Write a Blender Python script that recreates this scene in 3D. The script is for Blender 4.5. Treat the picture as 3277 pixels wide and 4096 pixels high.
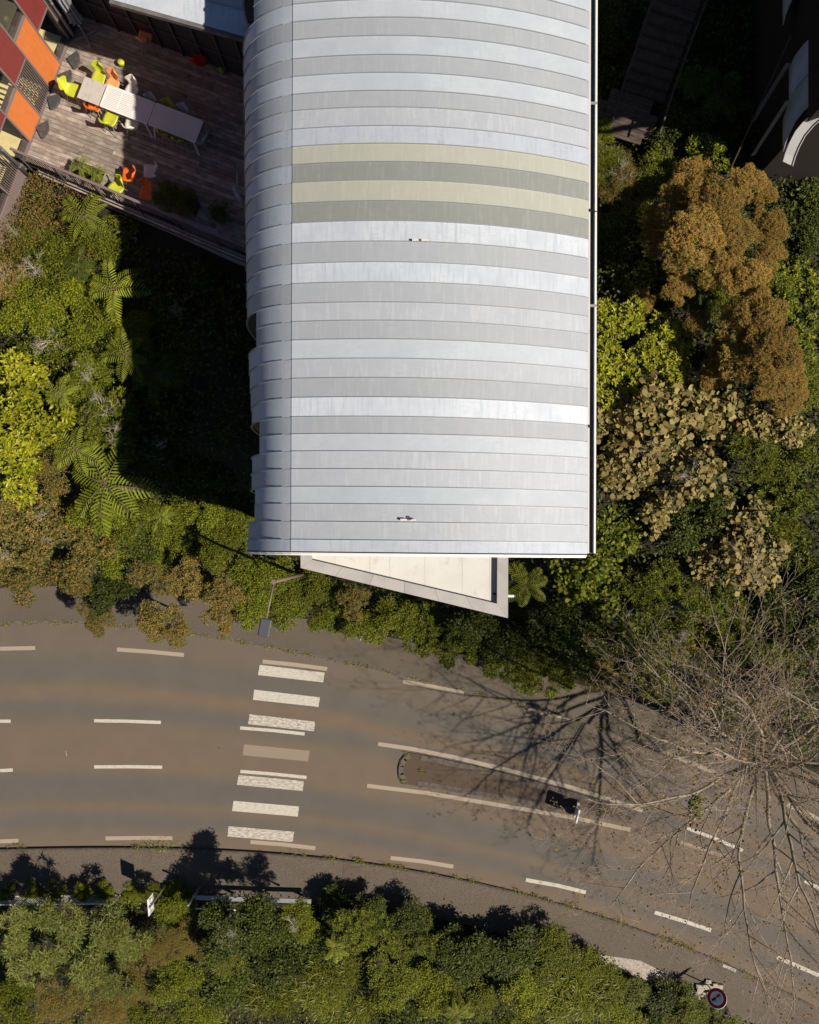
import bpy, bmesh, math, random
import numpy as np
from mathutils import Vector, Matrix
random.seed(7)
PI = math.pi
C = bpy.context.scene.collection
for o in list(bpy.data.objects): bpy.data.objects.remove(o)
sc = bpy.context.scene

# ------------------------------------------------------------------ camera, sky, sun, exposure
CAMZ = 36.0            # drone height above the road
cam_d = bpy.data.cameras.new('camera'); cam = bpy.data.objects.new('camera', cam_d); C.objects.link(cam)
cam.location = (0, 0, CAMZ); cam.rotation_euler = (0, 0, 0)
cam_d.sensor_fit = 'HORIZONTAL'; cam_d.sensor_width = 36.0
cam_d.lens = 36.0 * 3040.0 / 3277.0
cam_d.shift_y = (2185 - 2048) / 3277.0
cam_d.clip_start = 0.1; cam_d.clip_end = 600
sc.camera = cam
SUN = Vector((-0.93, 0.42, -1.0)).normalized()
w = bpy.data.worlds.new('World'); sc.world = w; w.use_nodes = True
nt = w.node_tree; bg = nt.nodes['Background']
sky = nt.nodes.new('ShaderNodeTexSky'); sky.sky_type = 'NISHITA'; sky.sun_disc = False
sky.sun_elevation = math.asin(-SUN.z); sky.sun_rotation = math.atan2(-SUN.x, -SUN.y)
sky.altitude = 1200; sky.air_density = 0.75; sky.dust_density = 0.3
nt.links.new(sky.outputs[0], bg.inputs[0]); bg.inputs[1].default_value = 0.05
sd = bpy.data.lights.new('sun', 'SUN'); sd.energy = 5.0; sd.angle = math.radians(0.7); sd.color = (1.0, 0.895, 0.74)
so = bpy.data.objects.new('sun', sd); C.objects.link(so); so.rotation_euler = SUN.to_track_quat('-Z', 'Y').to_euler()
so.location = (30, -14, 60)
sc.view_settings.view_transform = 'Standard'; sc.view_settings.look = 'None'
sc.view_settings.exposure = 0.36; sc.view_settings.gamma = 1.0; sc.view_settings.use_curve_mapping = False

# ------------------------------------------------------------------ helpers
def W(sx, sy, z=0.0):
    k = (CAMZ - z) / 3040.0
    return Vector(((sx - 1638.5) * k, (2185 - sy) * k, z))

def tag(o, label=None, cat=None, group=None, kind=None):
    if label: o['label'] = label
    if cat: o['category'] = cat
    if group: o['group'] = group
    if kind: o['kind'] = kind
    return o

def thing(name, label, cat, loc=(0, 0, 0), rz=0, group=None):
    o = bpy.data.objects.new(name, None); C.objects.link(o)
    o.location = loc; o.rotation_euler = (0, 0, rz); o.empty_display_size = .2
    return tag(o, label, cat, group)

def link(name, me, parent=None, loc=None, rz=None):
    o = bpy.data.objects.new(name, me); C.objects.link(o)
    if parent is not None: o.parent = parent
    if loc is not None: o.location = loc
    if rz is not None: o.rotation_euler = (0, 0, rz)
    return o

def copy_tree(o, parent=None):
    c = o.copy(); C.objects.link(c)
    if parent is not None: c.parent = parent
    for ch in list(o.children): copy_tree(ch, c)
    return c

def mesh_np(name, V, F, mats, midx=None, smooth=False):
    """V (n,3) array, F (m,k) array of equal sized faces"""
    me = bpy.data.meshes.new(name)
    V = np.asarray(V, dtype=np.float32); F = np.asarray(F, dtype=np.int32)
    m, k = F.shape
    me.vertices.add(len(V)); me.vertices.foreach_set('co', V.ravel())
    me.loops.add(m * k); me.polygons.add(m)
    me.polygons.foreach_set('loop_start', np.arange(0, m * k, k, dtype=np.int32))
    me.loops.foreach_set('vertex_index', F.ravel())
    for mt in (mats if isinstance(mats, (list, tuple)) else [mats]): me.materials.append(mt)
    if midx is not None: me.polygons.foreach_set('material_index', np.asarray(midx, dtype=np.int32))
    me.update(calc_edges=True); me.validate()
    if smooth: me.polygons.foreach_set('use_smooth', np.ones(m, dtype=bool))
    return me

class MB:
    """collects simple shapes and links them as one mesh"""
    def __init__(s): s.v = []; s.f = []; s.mi = []; s.cur = 0
    def quad_faces(s, base, faces):
        for f in faces: s.f.append([base + i for i in f]); s.mi.append(s.cur)
    def hexa(s, pts):
        b = len(s.v); s.v += [tuple(p) for p in pts]
        s.quad_faces(b, [(0, 3, 2, 1), (4, 5, 6, 7), (0, 1, 5, 4), (1, 2, 6, 5), (2, 3, 7, 6), (3, 0, 4, 7)])
        return s
    def box(s, c, size, rz=0.0):
        hx, hy, hz = size[0] / 2, size[1] / 2, size[2] / 2
        ca, sa = math.cos(rz), math.sin(rz); P = []
        for dz in (-hz, hz):
            for dx, dy in ((-hx, -hy), (hx, -hy), (hx, hy), (-hx, hy)):
                P.append((c[0] + dx * ca - dy * sa, c[1] + dx * sa + dy * ca, c[2] + dz))
        return s.hexa(P)
    def bar(s, p0, p1, wd, ht, up=(0, 0, 1)):
        p0 = Vector(p0); p1 = Vector(p1); d = (p1 - p0).normalized(); up = Vector(up)
        sd_ = d.cross(up)
        if sd_.length < 1e-4: sd_ = d.cross(Vector((1, 0, 0)))
        sd_.normalize(); u = sd_.cross(d).normalized()
        P = []
        for p in (p0, p1):
            for a, b in ((-1, -1), (1, -1), (1, 1), (-1, 1)):
                P.append(p + sd_ * a * wd / 2 + u * b * ht / 2)
        b = len(s.v); s.v += [tuple(p) for p in P]
        s.quad_faces(b, [(0, 1, 2, 3), (7, 6, 5, 4), (4, 5, 1, 0), (5, 6, 2, 1), (6, 7, 3, 2), (7, 4, 0, 3)])
        return s
    def tube(s, pts, rad, n=8, cap=True):
        pts = [Vector(p) for p in pts]
        if not isinstance(rad, (list, tuple)): rad = [rad] * len(pts)
        b = len(s.v); ref = Vector((0, 0, 1))
        for i, p in enumerate(pts):
            d = (pts[min(i + 1, len(pts) - 1)] - pts[max(i - 1, 0)]).normalized()
            a = d.cross(ref)
            if a.length < 1e-3: a = d.cross(Vector((1, 0, 0)))
            a.normalize(); c_ = d.cross(a).normalized()
            for k in range(n):
                t = 2 * PI * k / n
                s.v.append(tuple(p + (a * math.cos(t) + c_ * math.sin(t)) * rad[i]))
        for i in range(len(pts) - 1):
            for k in range(n):
                k2 = (k + 1) % n
                s.f.append([b + i * n + k, b + (i + 1) * n + k, b + (i + 1) * n + k2, b + i * n + k2]); s.mi.append(s.cur)
        if cap:
            s.f.append([b + k for k in range(n)]); s.mi.append(s.cur)
            e = b + (len(pts) - 1) * n; s.f.append([e + k for k in reversed(range(n))]); s.mi.append(s.cur)
        return s
    def prism(s, poly, z0, z1):
        n = len(poly); b = len(s.v)
        area = sum(poly[i][0] * poly[(i + 1) % n][1] - poly[(i + 1) % n][0] * poly[i][1] for i in range(n))
        if area < 0: poly = list(reversed(poly))
        s.v += [(p[0], p[1], z0) for p in poly] + [(p[0], p[1], z1) for p in poly]
        s.f.append([b + n + i for i in range(n)]); s.mi.append(s.cur)
        s.f.append([b + i for i in reversed(range(n))]); s.mi.append(s.cur)
        for i in range(n):
            j = (i + 1) % n; s.f.append([b + i, b + j, b + n + j, b + n + i]); s.mi.append(s.cur)
        return s
    def grid(s, P, thick=0.0):
        """P: rows x cols of points, surface"""
        b = len(s.v); r = len(P); c = len(P[0])
        for row in P: s.v += [tuple(p) for p in row]
        for i in range(r - 1):
            for j in range(c - 1):
                s.f.append([b + i * c + j, b + i * c + j + 1, b + (i + 1) * c + j + 1, b + (i + 1) * c + j]); s.mi.append(s.cur)
        return s
    def mesh(s, name, mats, smooth=False, bevel=0):
        me = bpy.data.meshes.new(name); me.from_pydata(s.v, [], s.f)
        for mt in (mats if isinstance(mats, (list, tuple)) else [mats]): me.materials.append(mt)
        me.polygons.foreach_set('material_index', s.mi)
        if smooth: me.polygons.foreach_set('use_smooth', [True] * len(me.polygons))
        me.update()
        if bevel:
            bm = bmesh.new(); bm.from_mesh(me)
            bmesh.ops.bevel(bm, geom=list(bm.edges), offset=bevel, segments=1, affect='EDGES')
            bm.to_mesh(me); bm.free()
        return me
    def build(s, name, mats, parent=None, smooth=False, bevel=0, **k):
        return link(name, s.mesh(name, mats, smooth, bevel), parent, **k)

# ------------------------------------------------------------------ materials
def mat(name, base, rough=.6, metal=0.0, noise=None, bump=None, spec=.4):
    """noise=(scale, colour2, low, high[, stretch xyz]) colour variation; bump=(scale, strength)"""
    m = bpy.data.materials.new(name); m.use_nodes = True; n = m.node_tree; L = n.links
    b = n.nodes['Principled BSDF']; b.inputs['Roughness'].default_value = rough; b.inputs['Metallic'].default_value = metal
    b.inputs['Specular IOR Level'].default_value = spec
    b.inputs['Base Color'].default_value = (*base, 1)
    tc = n.nodes.new('ShaderNodeTexCoord'); oi = n.nodes.new('ShaderNodeObjectInfo')
    if noise:
        items = noise if isinstance(noise, list) else [noise]
        prev = None
        for it in items:
            mp = n.nodes.new('ShaderNodeMapping'); L.new(tc.outputs['Object'], mp.inputs[0])
            if len(it) > 4: mp.inputs['Scale'].default_value = it[4]
            nz = n.nodes.new('ShaderNodeTexNoise'); nz.noise_dimensions = '4D'; nz.inputs['Scale'].default_value = it[0]; nz.inputs['Detail'].default_value = 5
            mu = n.nodes.new('ShaderNodeMath'); mu.operation = 'MULTIPLY'; mu.inputs[1].default_value = 37.0
            L.new(oi.outputs['Random'], mu.inputs[0]); L.new(mu.outputs[0], nz.inputs['W'])
            L.new(mp.outputs[0], nz.inputs['Vector'])
            mr = n.nodes.new('ShaderNodeMapRange'); mr.inputs[1].default_value = it[2]; mr.inputs[2].default_value = it[3]
            L.new(nz.outputs['Fac'], mr.inputs[0])
            mx = n.nodes.new('ShaderNodeMix'); mx.data_type = 'RGBA'
            if prev is None: mx.inputs[6].default_value = (*base, 1)
            else: L.new(prev, mx.inputs[6])
            mx.inputs[7].default_value = (*it[1], 1); L.new(mr.outputs[0], mx.inputs[0]); prev = mx.outputs[2]
        L.new(prev, b.inputs['Base Color'])
    if bump:
        nz = n.nodes.new('ShaderNodeTexNoise'); nz.inputs['Scale'].default_value = bump[0]; nz.inputs['Detail'].default_value = 4
        L.new(tc.outputs['Object'], nz.inputs['Vector'])
        bp = n.nodes.new('ShaderNodeBump'); bp.inputs['Strength'].default_value = bump[1]; bp.inputs['Distance'].default_value = .02
        L.new(nz.outputs['Fac'], bp.inputs['Height']); L.new(bp.outputs[0], b.inputs['Normal'])
    return m

def vary(m, amt=.25):
    """per-object brightness variation of the base colour"""
    n = m.node_tree; L = n.links; b = n.nodes['Principled BSDF']
    oi = n.nodes.new('ShaderNodeObjectInfo'); mr = n.nodes.new('ShaderNodeMapRange')
    mr.inputs[3].default_value = 1 - amt; mr.inputs[4].default_value = 1 + amt
    L.new(oi.outputs['Random'], mr.inputs[0])
    hs = n.nodes.new('ShaderNodeHueSaturation'); L.new(mr.outputs[0], hs.inputs['Value'])
    inp = b.inputs['Base Color']
    if inp.is_linked:
        src = inp.links[0].from_socket; L.new(src, hs.inputs['Color'])
    else: hs.inputs['Color'].default_value = inp.default_value
    L.new(hs.outputs[0], inp)
    return m

def leafmat(name, cols, rough=.55, trans=.25, spec=.22):
    m = bpy.data.materials.new(name); m.use_nodes = True; n = m.node_tree; L = n.links
    b = n.nodes['Principled BSDF']; out = n.nodes['Material Output']
    b.inputs['Roughness'].default_value = rough; b.inputs['Specular IOR Level'].default_value = spec
    g = n.nodes.new('ShaderNodeNewGeometry'); cr = n.nodes.new('ShaderNodeValToRGB')
    L.new(g.outputs['Random Per Island'], cr.inputs[0])
    els = cr.color_ramp.elements
    for i, c in enumerate(cols):
        p = i / (len(cols) - 1)
        if i == 0: e = els[0]; e.position = 0
        elif i == len(cols) - 1: e = els[-1]; e.position = 1
        else: e = els.new(p)
        e.color = (*c, 1)
    oi = n.nodes.new('ShaderNodeObjectInfo'); mr = n.nodes.new('ShaderNodeMapRange')
    mr.inputs[3].default_value = .78; mr.inputs[4].default_value = 1.22; L.new(oi.outputs['Random'], mr.inputs[0])
    hs = n.nodes.new('ShaderNodeHueSaturation'); L.new(cr.outputs[0], hs.inputs['Color']); L.new(mr.outputs[0], hs.inputs['Value'])
    L.new(hs.outputs[0], b.inputs['Base Color'])
    t = n.nodes.new('ShaderNodeBsdfTranslucent'); L.new(hs.outputs[0], t.inputs[0])
    mx = n.nodes.new('ShaderNodeMixShader'); mx.inputs[0].default_value = trans
    L.new(b.outputs[0], mx.inputs[1]); L.new(t.outputs[0], mx.inputs[2]); L.new(mx.outputs[0], out.inputs['Surface'])
    return m

M = {}
def zinc(name, base, c2, streak, rough=.6, metal=.08):
    return vary(mat(name, base, rough, metal, [(1.4, c2, .38, .66), (2.0, streak, .50, .68, (7, .8, 1)), (6, c2, .50, .75, (1, 3, 1))], spec=.3), .05)
M['zinc_white'] = zinc('zinc_white', (.44, .48, .54), (.385, .425, .485), (.405, .445, .505))
M['zinc_bright'] = zinc('zinc_bright', (.53, .575, .645), (.45, .495, .57), (.41, .455, .53))
M['zinc_grey'] = zinc('zinc_grey', (.345, .372, .415), (.325, .352, .395), (.37, .397, .44))
M['zinc_light'] = zinc('zinc_light', (.385, .413, .465), (.355, .383, .435), (.42, .45, .50))
M['zinc_blue'] = zinc('zinc_blue', (.375, .415, .485), (.42, .46, .53), (.335, .375, .445))
M['zinc_cream'] = zinc('zinc_cream', (.385, .40, .35), (.365, .38, .33), (.41, .425, .38), .5, .1)
M['zinc_olive'] = zinc('zinc_olive', (.235, .25, .24), (.22, .235, .225), (.265, .28, .265), .5, .1)
M['zinc_seam'] = mat('zinc_seam', (.33, .35, .38), .4, .4)
M['slot'] = mat('slot', (.02, .022, .026), .8)
M['white_metal'] = mat('white_metal', (.75, .75, .74), .4)
M['cream_metal'] = mat('cream_metal', (.62, .60, .55), .5, 0, (3, (.45, .33, .2), .6, .75, (1, .4, 1)))
M['gutter'] = mat('gutter', (.10, .12, .15), .35, .6)
M['grey_metal'] = mat('grey_metal', (.36, .36, .38), .45, .4)
M['galv'] = mat('galv', (.45, .46, .47), .4, .6)
M['dark_metal'] = mat('dark_metal', (.10, .085, .085), .5, .2)
M['mauve'] = mat('mauve', (.20, .155, .155), .5, .1)
M['red_panel'] = mat('red_panel', (.19, .035, .032), .55, 0, [(9, (.15, .028, .028), .4, .7), (90, (.23, .045, .04), .5, .7)])
M['orange_panel'] = mat('orange_panel', (.56, .17, .045), .5, 0, [(3, (.49, .135, .035), .4, .65, (9, 9, 1)), (70, (.62, .21, .06), .5, .7)])
M['beige_floor'] = mat('beige_floor', (.86, .74, .36), .7, 0, (4, (.7, .62, .36), .4, .7))
M['wall_dark'] = mat('wall_dark', (.045, .042, .04), .7, 0, (3, (.03, .028, .027), .4, .7))
M['interior'] = mat('interior', (.10, .09, .07), .8)
M['concrete_white'] = mat('concrete_white', (.60, .60, .585), .8, 0, [(1.2, (.54, .535, .51), .42, .7), (3, (.47, .45, .41), .58, .74), (14, (.42, .39, .34), .64, .8)])
M['concrete'] = mat('concrete', (.40, .39, .38), .85, 0, [(1.5, (.33, .32, .32), .4, .7), (20, (.28, .27, .26), .6, .8)], (25, .2))
M['concrete_dark'] = mat('concrete_dark', (.16, .15, .14), .9, 0, (3, (.10, .095, .09), .4, .7), (20, .3))
M['deck_wood'] = vary(mat('deck_wood', (.275, .23, .20), .75, 0, [(5, (.21, .16, .135), .45, .62, (.6, 8, 1)), (3, (.43, .375, .33), .45, .72), (1.6, (.09, .07, .06), .6, .72)], (40, .3)), .28)
M['dark_wood'] = vary(mat('dark_wood', (.085, .062, .05), .8, 0, (5, (.05, .036, .03), .4, .7)), .25)
M['grey_wood'] = mat('grey_wood', (.30, .27, .25), .8, 0, (8, (.2, .175, .16), .4, .7, (1, 6, 1)))
M['soil'] = mat('soil', (.026, .021, .013), .95, 0, [(2.5, (.018, .022, .009), .45, .65), (12, (.05, .034, .02), .6, .8)], (12, .6))
M['rubble'] = mat('rubble', (.42, .38, .34), .9, 0, (14, (.25, .21, .17), .4, .65), (25, .8))
M['stone_dark'] = mat('stone_dark', (.05, .05, .052), .7, 0, [(8, (.09, .088, .085), .5, .7), (20, (.13, .125, .12), .65, .8)], (30, .4))
M['bark_pale'] = mat('bark_pale', (.29, .245, .185), .8, 0, (4, (.17, .14, .10), .46, .60))
M['twig'] = mat('twig', (.40, .33, .26), .7, 0, (3, (.30, .20, .14), .45, .65))
M['twig_white'] = mat('twig_white', (.46, .41, .35), .7)
M['bark'] = mat('bark', (.14, .10, .07), .85, 0, (6, (.09, .065, .045), .4, .7))
M['lime'] = mat('lime', (.46, .50, .035), .45, 0, (9, (.38, .42, .04), .5, .7))
M['orange'] = mat('orange', (.68, .14, .02), .45, 0, (9, (.55, .11, .02), .5, .7))
M['peach'] = mat('peach', (.78, .32, .12), .4)
M['chair_white'] = mat('chair_white', (.62, .58, .55), .4)
M['chair_grey'] = mat('chair_grey', (.30, .31, .35), .45)
M['chair_green'] = mat('chair_green', (.27, .33, .03), .4)
M['red'] = mat('red', (.45, .02, .02), .4)
M['table_white'] = mat('table_white', (.74, .73, .73), .4)
M['table_stone'] = mat('table_stone', (.48, .45, .42), .6, 0, (10, (.38, .35, .33), .5, .75))
M['cloth_grey'] = mat('cloth_grey', (.24, .25, .28), .9)
M['cloth_white'] = mat('cloth_white', (.62, .64, .70), .9)
M['terracotta'] = mat('terracotta', (.14, .075, .05), .8)
M['black'] = mat('black', (.01, .01, .012), .5)
M['sign_red'] = mat('sign_red', (.42, .012, .025), .4)
M['sign_white'] = mat('sign_white', (.85, .86, .90), .4)
M['lamp_head'] = mat('lamp_head', (.10, .105, .12), .45, .3)
M['lamp_pole'] = mat('lamp_pole', (.20, .155, .135), .55, .2)
def glass():
    m = bpy.data.materials.new('glass_pane'); m.use_nodes = True; n = m.node_tree; n.nodes.clear()
    o = n.nodes.new('ShaderNodeOutputMaterial'); t = n.nodes.new('ShaderNodeBsdfTransparent'); g = n.nodes.new('ShaderNodeBsdfGlossy')
    g.inputs['Roughness'].default_value = .03; t.inputs[0].default_value = (.97, .97, .96, 1)
    f = n.nodes.new('ShaderNodeValue'); f.outputs[0].default_value = .07; mx = n.nodes.new('ShaderNodeMixShader')
    n.links.new(f.outputs[0], mx.inputs[0]); n.links.new(t.outputs[0], mx.inputs[1]); n.links.new(g.outputs[0], mx.inputs[2]); n.links.new(mx.outputs[0], o.inputs[0])
    return m
M['glass'] = glass()

def asphalt(name, bands, c_grey, c_brown, speck=.85):
    m = bpy.data.materials.new(name); m.use_nodes = True; n = m.node_tree; L = n.links
    b = n.nodes['Principled BSDF']; b.inputs['Roughness'].default_value = .85; b.inputs['Specular IOR Level'].default_value = .25
    tc = n.nodes.new('ShaderNodeTexCoord'); geo = n.nodes.new('ShaderNodeNewGeometry')
    sep = n.nodes.new('ShaderNodeSeparateXYZ'); L.new(tc.outputs['UV'], sep.inputs[0])
    nmp = n.nodes.new('ShaderNodeMapping'); nmp.inputs['Scale'].default_value = (.35, 1.4, 1); L.new(geo.outputs['Position'], nmp.inputs[0])
    nz = n.nodes.new('ShaderNodeTexNoise'); nz.inputs['Scale'].default_value = .6; nz.inputs['Detail'].default_value = 3; L.new(nmp.outputs[0], nz.inputs['Vector'])
    ad = n.nodes.new('ShaderNodeMath'); ad.operation = 'MULTIPLY_ADD'; L.new(nz.outputs['Fac'], ad.inputs[0]); ad.inputs[1].default_value = .035; L.new(sep.outputs['Y'], ad.inputs[2])
    cr = n.nodes.new('ShaderNodeValToRGB'); L.new(ad.outputs[0], cr.inputs[0])
    els = cr.color_ramp.elements; cr.color_ramp.interpolation = 'EASE'
    for i, (p, v) in enumerate(bands):
        c = [c_grey[k] * (1 - v) + c_brown[k] * v for k in range(3)]
        e = els[0] if i == 0 else (els[1] if i == 1 else els.new(p)); e.position = p; e.color = (*c, 1)
    big = n.nodes.new('ShaderNodeTexNoise'); big.inputs['Scale'].default_value = .9; big.inputs['Detail'].default_value = 8; L.new(geo.outputs['Position'], big.inputs['Vector'])
    mr = n.nodes.new('ShaderNodeMapRange'); mr.inputs[1].default_value = .3; mr.inputs[2].default_value = .7; mr.inputs[3].default_value = .95; mr.inputs[4].default_value = 1.05; L.new(big.outputs['Fac'], mr.inputs[0])
    fine = n.nodes.new('ShaderNodeTexNoise'); fine.inputs['Scale'].default_value = 45; fine.inputs['Detail'].default_value = 3; L.new(geo.outputs['Position'], fine.inputs['Vector'])
    mr2 = n.nodes.new('ShaderNodeMapRange'); mr2.inputs[1].default_value = .25; mr2.inputs[2].default_value = .75; mr2.inputs[3].default_value = 1 - speck * .35; mr2.inputs[4].default_value = 1 + speck * .4; L.new(fine.outputs['Fac'], mr2.inputs[0])
    mu = n.nodes.new('ShaderNodeMath'); mu.operation = 'MULTIPLY'; L.new(mr.outputs[0], mu.inputs[0]); L.new(mr2.outputs[0], mu.inputs[1])
    # stretched oil spots along the lane
    mp = n.nodes.new('ShaderNodeMapping'); mp.inputs['Scale'].default_value = (2.2, 9, 1); L.new(geo.outputs['Position'], mp.inputs[0])
    sp = n.nodes.new('ShaderNodeTexNoise'); sp.inputs['Scale'].default_value = 1.6; sp.inputs['Detail'].default_value = 5; L.new(mp.outputs[0], sp.inputs['Vector'])
    mr3 = n.nodes.new('ShaderNodeMapRange'); mr3.inputs[1].default_value = .66; mr3.inputs[2].default_value = .76; mr3.inputs[3].default_value = 1; mr3.inputs[4].default_value = .72; L.new(sp.outputs['Fac'], mr3.inputs[0])
    mu2 = n.nodes.new('ShaderNodeMath'); mu2.operation = 'MULTIPLY'; L.new(mu.outputs[0], mu2.inputs[0]); L.new(mr3.outputs[0], mu2.inputs[1])
    hs = n.nodes.new('ShaderNodeHueSaturation'); L.new(cr.outputs[0], hs.inputs['Color']); L.new(mu2.outputs[0], hs.inputs['Value']); L.new(hs.outputs[0], b.inputs['Base Color'])
    bp = n.nodes.new('ShaderNodeBump'); bp.inputs['Strength'].default_value = .25; bp.inputs['Distance'].default_value = .01; L.new(fine.outputs['Fac'], bp.inputs['Height']); L.new(bp.outputs[0], b.inputs['Normal'])
    return m
GREY = (.106, .095, .086); BROWN = (.142, .110, .080)
M['asphalt'] = asphalt('asphalt', [(0, .5), (1, .9), (.10, .55), (.20, .1), (.25, .1), (.325, .95), (.40, .05), (.50, .85), (.64, .9), (.73, .0), (.79, .1), (.835, .65), (.905, .05), (.965, .7)], GREY, BROWN)
M['pavement'] = asphalt('pavement', [(0, .7), (1, .3), (.5, .45)], (.090, .079, .067), (.118, .093, .070), 1.9)
M['kerb_stone'] = mat('kerb_stone', (.12, .10, .085), .9, 0, (6, (.07, .058, .048), .4, .7), (30, .3))
M['island'] = asphalt('island_top', [(0, 1), (1, 1)], (.07, .053, .041), (.082, .060, .045))
def paint(name, col, lo, hi, back):
    m = bpy.data.materials.new(name); m.use_nodes = True; n = m.node_tree; L = n.links
    b = n.nodes['Principled BSDF']; b.inputs['Roughness'].default_value = .75
    geo = n.nodes.new('ShaderNodeNewGeometry')
    mp = n.nodes.new('ShaderNodeMapping'); mp.inputs['Scale'].default_value = (2.4, 7, 1); mp.inputs['Rotation'].default_value = (0, 0, .1); L.new(geo.outputs['Position'], mp.inputs[0])
    a = n.nodes.new('ShaderNodeTexNoise'); a.inputs['Scale'].default_value = 2.2; a.inputs['Detail'].default_value = 10; a.inputs['Roughness'].default_value = .7; L.new(mp.outputs[0], a.inputs['Vector'])
    mr = n.nodes.new('ShaderNodeMapRange'); mr.inputs[1].default_value = lo; mr.inputs[2].default_value = hi; L.new(a.outputs['Fac'], mr.inputs[0])
    c = n.nodes.new('ShaderNodeTexNoise'); c.inputs['Scale'].default_value = 50; c.inputs['Detail'].default_value = 2; L.new(geo.outputs['Position'], c.inputs['Vector'])
    mr2 = n.nodes.new('ShaderNodeMapRange'); mr2.inputs[1].default_value = .58; mr2.inputs[2].default_value = .72; mr2.inputs[4].default_value = .5; L.new(c.outputs['Fac'], mr2.inputs[0])
    mx0 = n.nodes.new('ShaderNodeMath'); mx0.operation = 'MAXIMUM'; L.new(mr.outputs[0], mx0.inputs[0]); L.new(mr2.outputs[0], mx0.inputs[1])
    mx = n.nodes.new('ShaderNodeMix'); mx.data_type = 'RGBA'; mx.inputs[6].default_value = (*col, 1); mx.inputs[7].default_value = (*back, 1)
    L.new(mx0.outputs[0], mx.inputs[0]); L.new(mx.outputs[2], b.inputs['Base Color'])
    return m
M['paint'] = paint('paint', (.50, .475, .42), .48, .74, (.26, .225, .185))
M['paint_worn'] = paint('paint_worn', (.55, .525, .475), .41, .60, (.25, .215, .18))
M['paint_dirty'] = paint('paint_dirty', (.24, .195, .15), .60, .8, (.16, .125, .095))
M['paint_edge'] = paint('paint_edge', (.32, .27, .21), .6, .8, (.18, .145, .115))

# leaf materials
LM = {}
LM['yellowgreen'] = leafmat('leaf_yellowgreen', [(.045, .07, .006), (.16, .19, .010), (.31, .32, .018), (.10, .13, .008)])
LM['green'] = leafmat('leaf_green', [(.03, .046, .004), (.10, .120, .008), (.20, .22, .016), (.05, .074, .007)])
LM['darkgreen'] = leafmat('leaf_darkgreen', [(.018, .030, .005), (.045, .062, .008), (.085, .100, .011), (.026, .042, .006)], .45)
LM['olive'] = leafmat('leaf_olive', [(.07, .07, .02), (.13, .12, .03), (.18, .165, .04)])
LM['tan'] = leafmat('flower_tan', [(.25, .15, .04), (.40, .24, .065), (.50, .31, .09), (.17, .11, .035)], .8, .1, .1)
LM['rust'] = leafmat('flower_rust', [(.24, .135, .038), (.43, .24, .065), (.52, .31, .085), (.15, .095, .03)], .8, .1, .1)
LM['beige'] = leafmat('leaf_beige', [(.20, .17, .055), (.31, .26, .09), (.24, .16, .06), (.38, .30, .11), (.13, .12, .04)], .6)
LM['fern'] = leafmat('leaf_fern', [(.15, .19, .014), (.22, .26, .022), (.28, .31, .035)], .5, .35)
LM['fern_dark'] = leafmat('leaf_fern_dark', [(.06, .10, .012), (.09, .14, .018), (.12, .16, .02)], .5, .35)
LM['glossy'] = leafmat('leaf_glossy', [(.17, .19, .010), (.27, .28, .016), (.38, .37, .028), (.09, .12, .008)], .35)
LM['sage'] = leafmat('leaf_sage', [(.10, .13, .030), (.18, .21, .055), (.25, .27, .08)], .55)
LM['strap'] = leafmat('leaf_strap', [(.12, .14, .015), (.20, .21, .02), (.06, .09, .012), (.26, .24, .03)], .4)
LM['brown'] = leafmat('leaf_brown', [(.16, .09, .03), (.25, .14, .045), (.12, .10, .03), (.2, .17, .04)], .8, .1, .1)
LM['purple'] = leafmat('flower_purple', [(.25, .18, .55), (.38, .26, .62)], .7, .2, .1)

# ------------------------------------------------------------------ road geometry (curves measured on the road plane)
def curve(pts):
    P = np.array([W(a, b)[:2] for a, b in pts]); x, y = P[:, 0], P[:, 1]
    co = np.polyfit(x, y, 4); x0, x1 = x[0], x[-1]
    def f(q):
        q = np.asarray(q, dtype=float); c = np.clip(q, x0, x1); v = np.polyval(co, c); d = np.polyval(np.polyder(co), c)
        return v + (q - c) * d
    return f
ktop = curve([(0, 2497), (255, 2494), (493, 2506), (904, 2556), (1109, 2589), (1290, 2630), (1561, 2696), (1856, 2767), (2112, 2825), (2285, 2868), (2700, 3010), (3277, 3262)])
kbot = curve([(0, 3396), (399, 3381), (550, 3388), (900, 3403), (1262, 3425), (1457, 3449), (1743, 3496), (2070, 3562), (2383, 3656), (2596, 3730), (2770, 3797), (2938, 3873), (3048, 3919), (3277, 4030)])
otop = curve([(0, 2372), (300, 2372), (600, 2390), (950, 2440), (1300, 2510), (1700, 2610), (2100, 2700), (2300, 2748), (2700, 2880), (3277, 3120)])
obot = curve([(0, 3572), (400, 3562), (800, 3560), (1200, 3556), (1548, 3592), (1896, 3662), (2070, 3711), (2277, 3757), (2451, 3844), (2694, 3935), (2903, 4006), (3060, 4096)])
X0, X1 = -45, 45
def strip(name, fa, fb, za, mat_, zb=None, nx=180, ny=14, parent=None):
    xs = np.linspace(X0, X1, nx); V = []; F = []; UV = []
    ya, yb = fa(xs), fb(xs)
    for i, x in enumerate(xs):
        for j in range(ny + 1):
            t = j / ny; V.append((x, ya[i] * (1 - t) + yb[i] * t, za)); UV.append((x * .1, t))
    for i in range(nx - 1):
        for j in range(ny):
            a = i * (ny + 1) + j; F.append((a, a + 1, a + ny + 2, a + ny + 1))
    me = mesh_np(name, V, F, mat_)
    uv = me.uv_layers.new(name='UVMap'); li = np.zeros(len(me.loops), dtype=np.int32); me.loops.foreach_get('vertex_index', li)
    uv.data.foreach_set('uv', np.array(UV, dtype=np.float32)[li].ravel())
    return link(name, me, parent)
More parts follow.
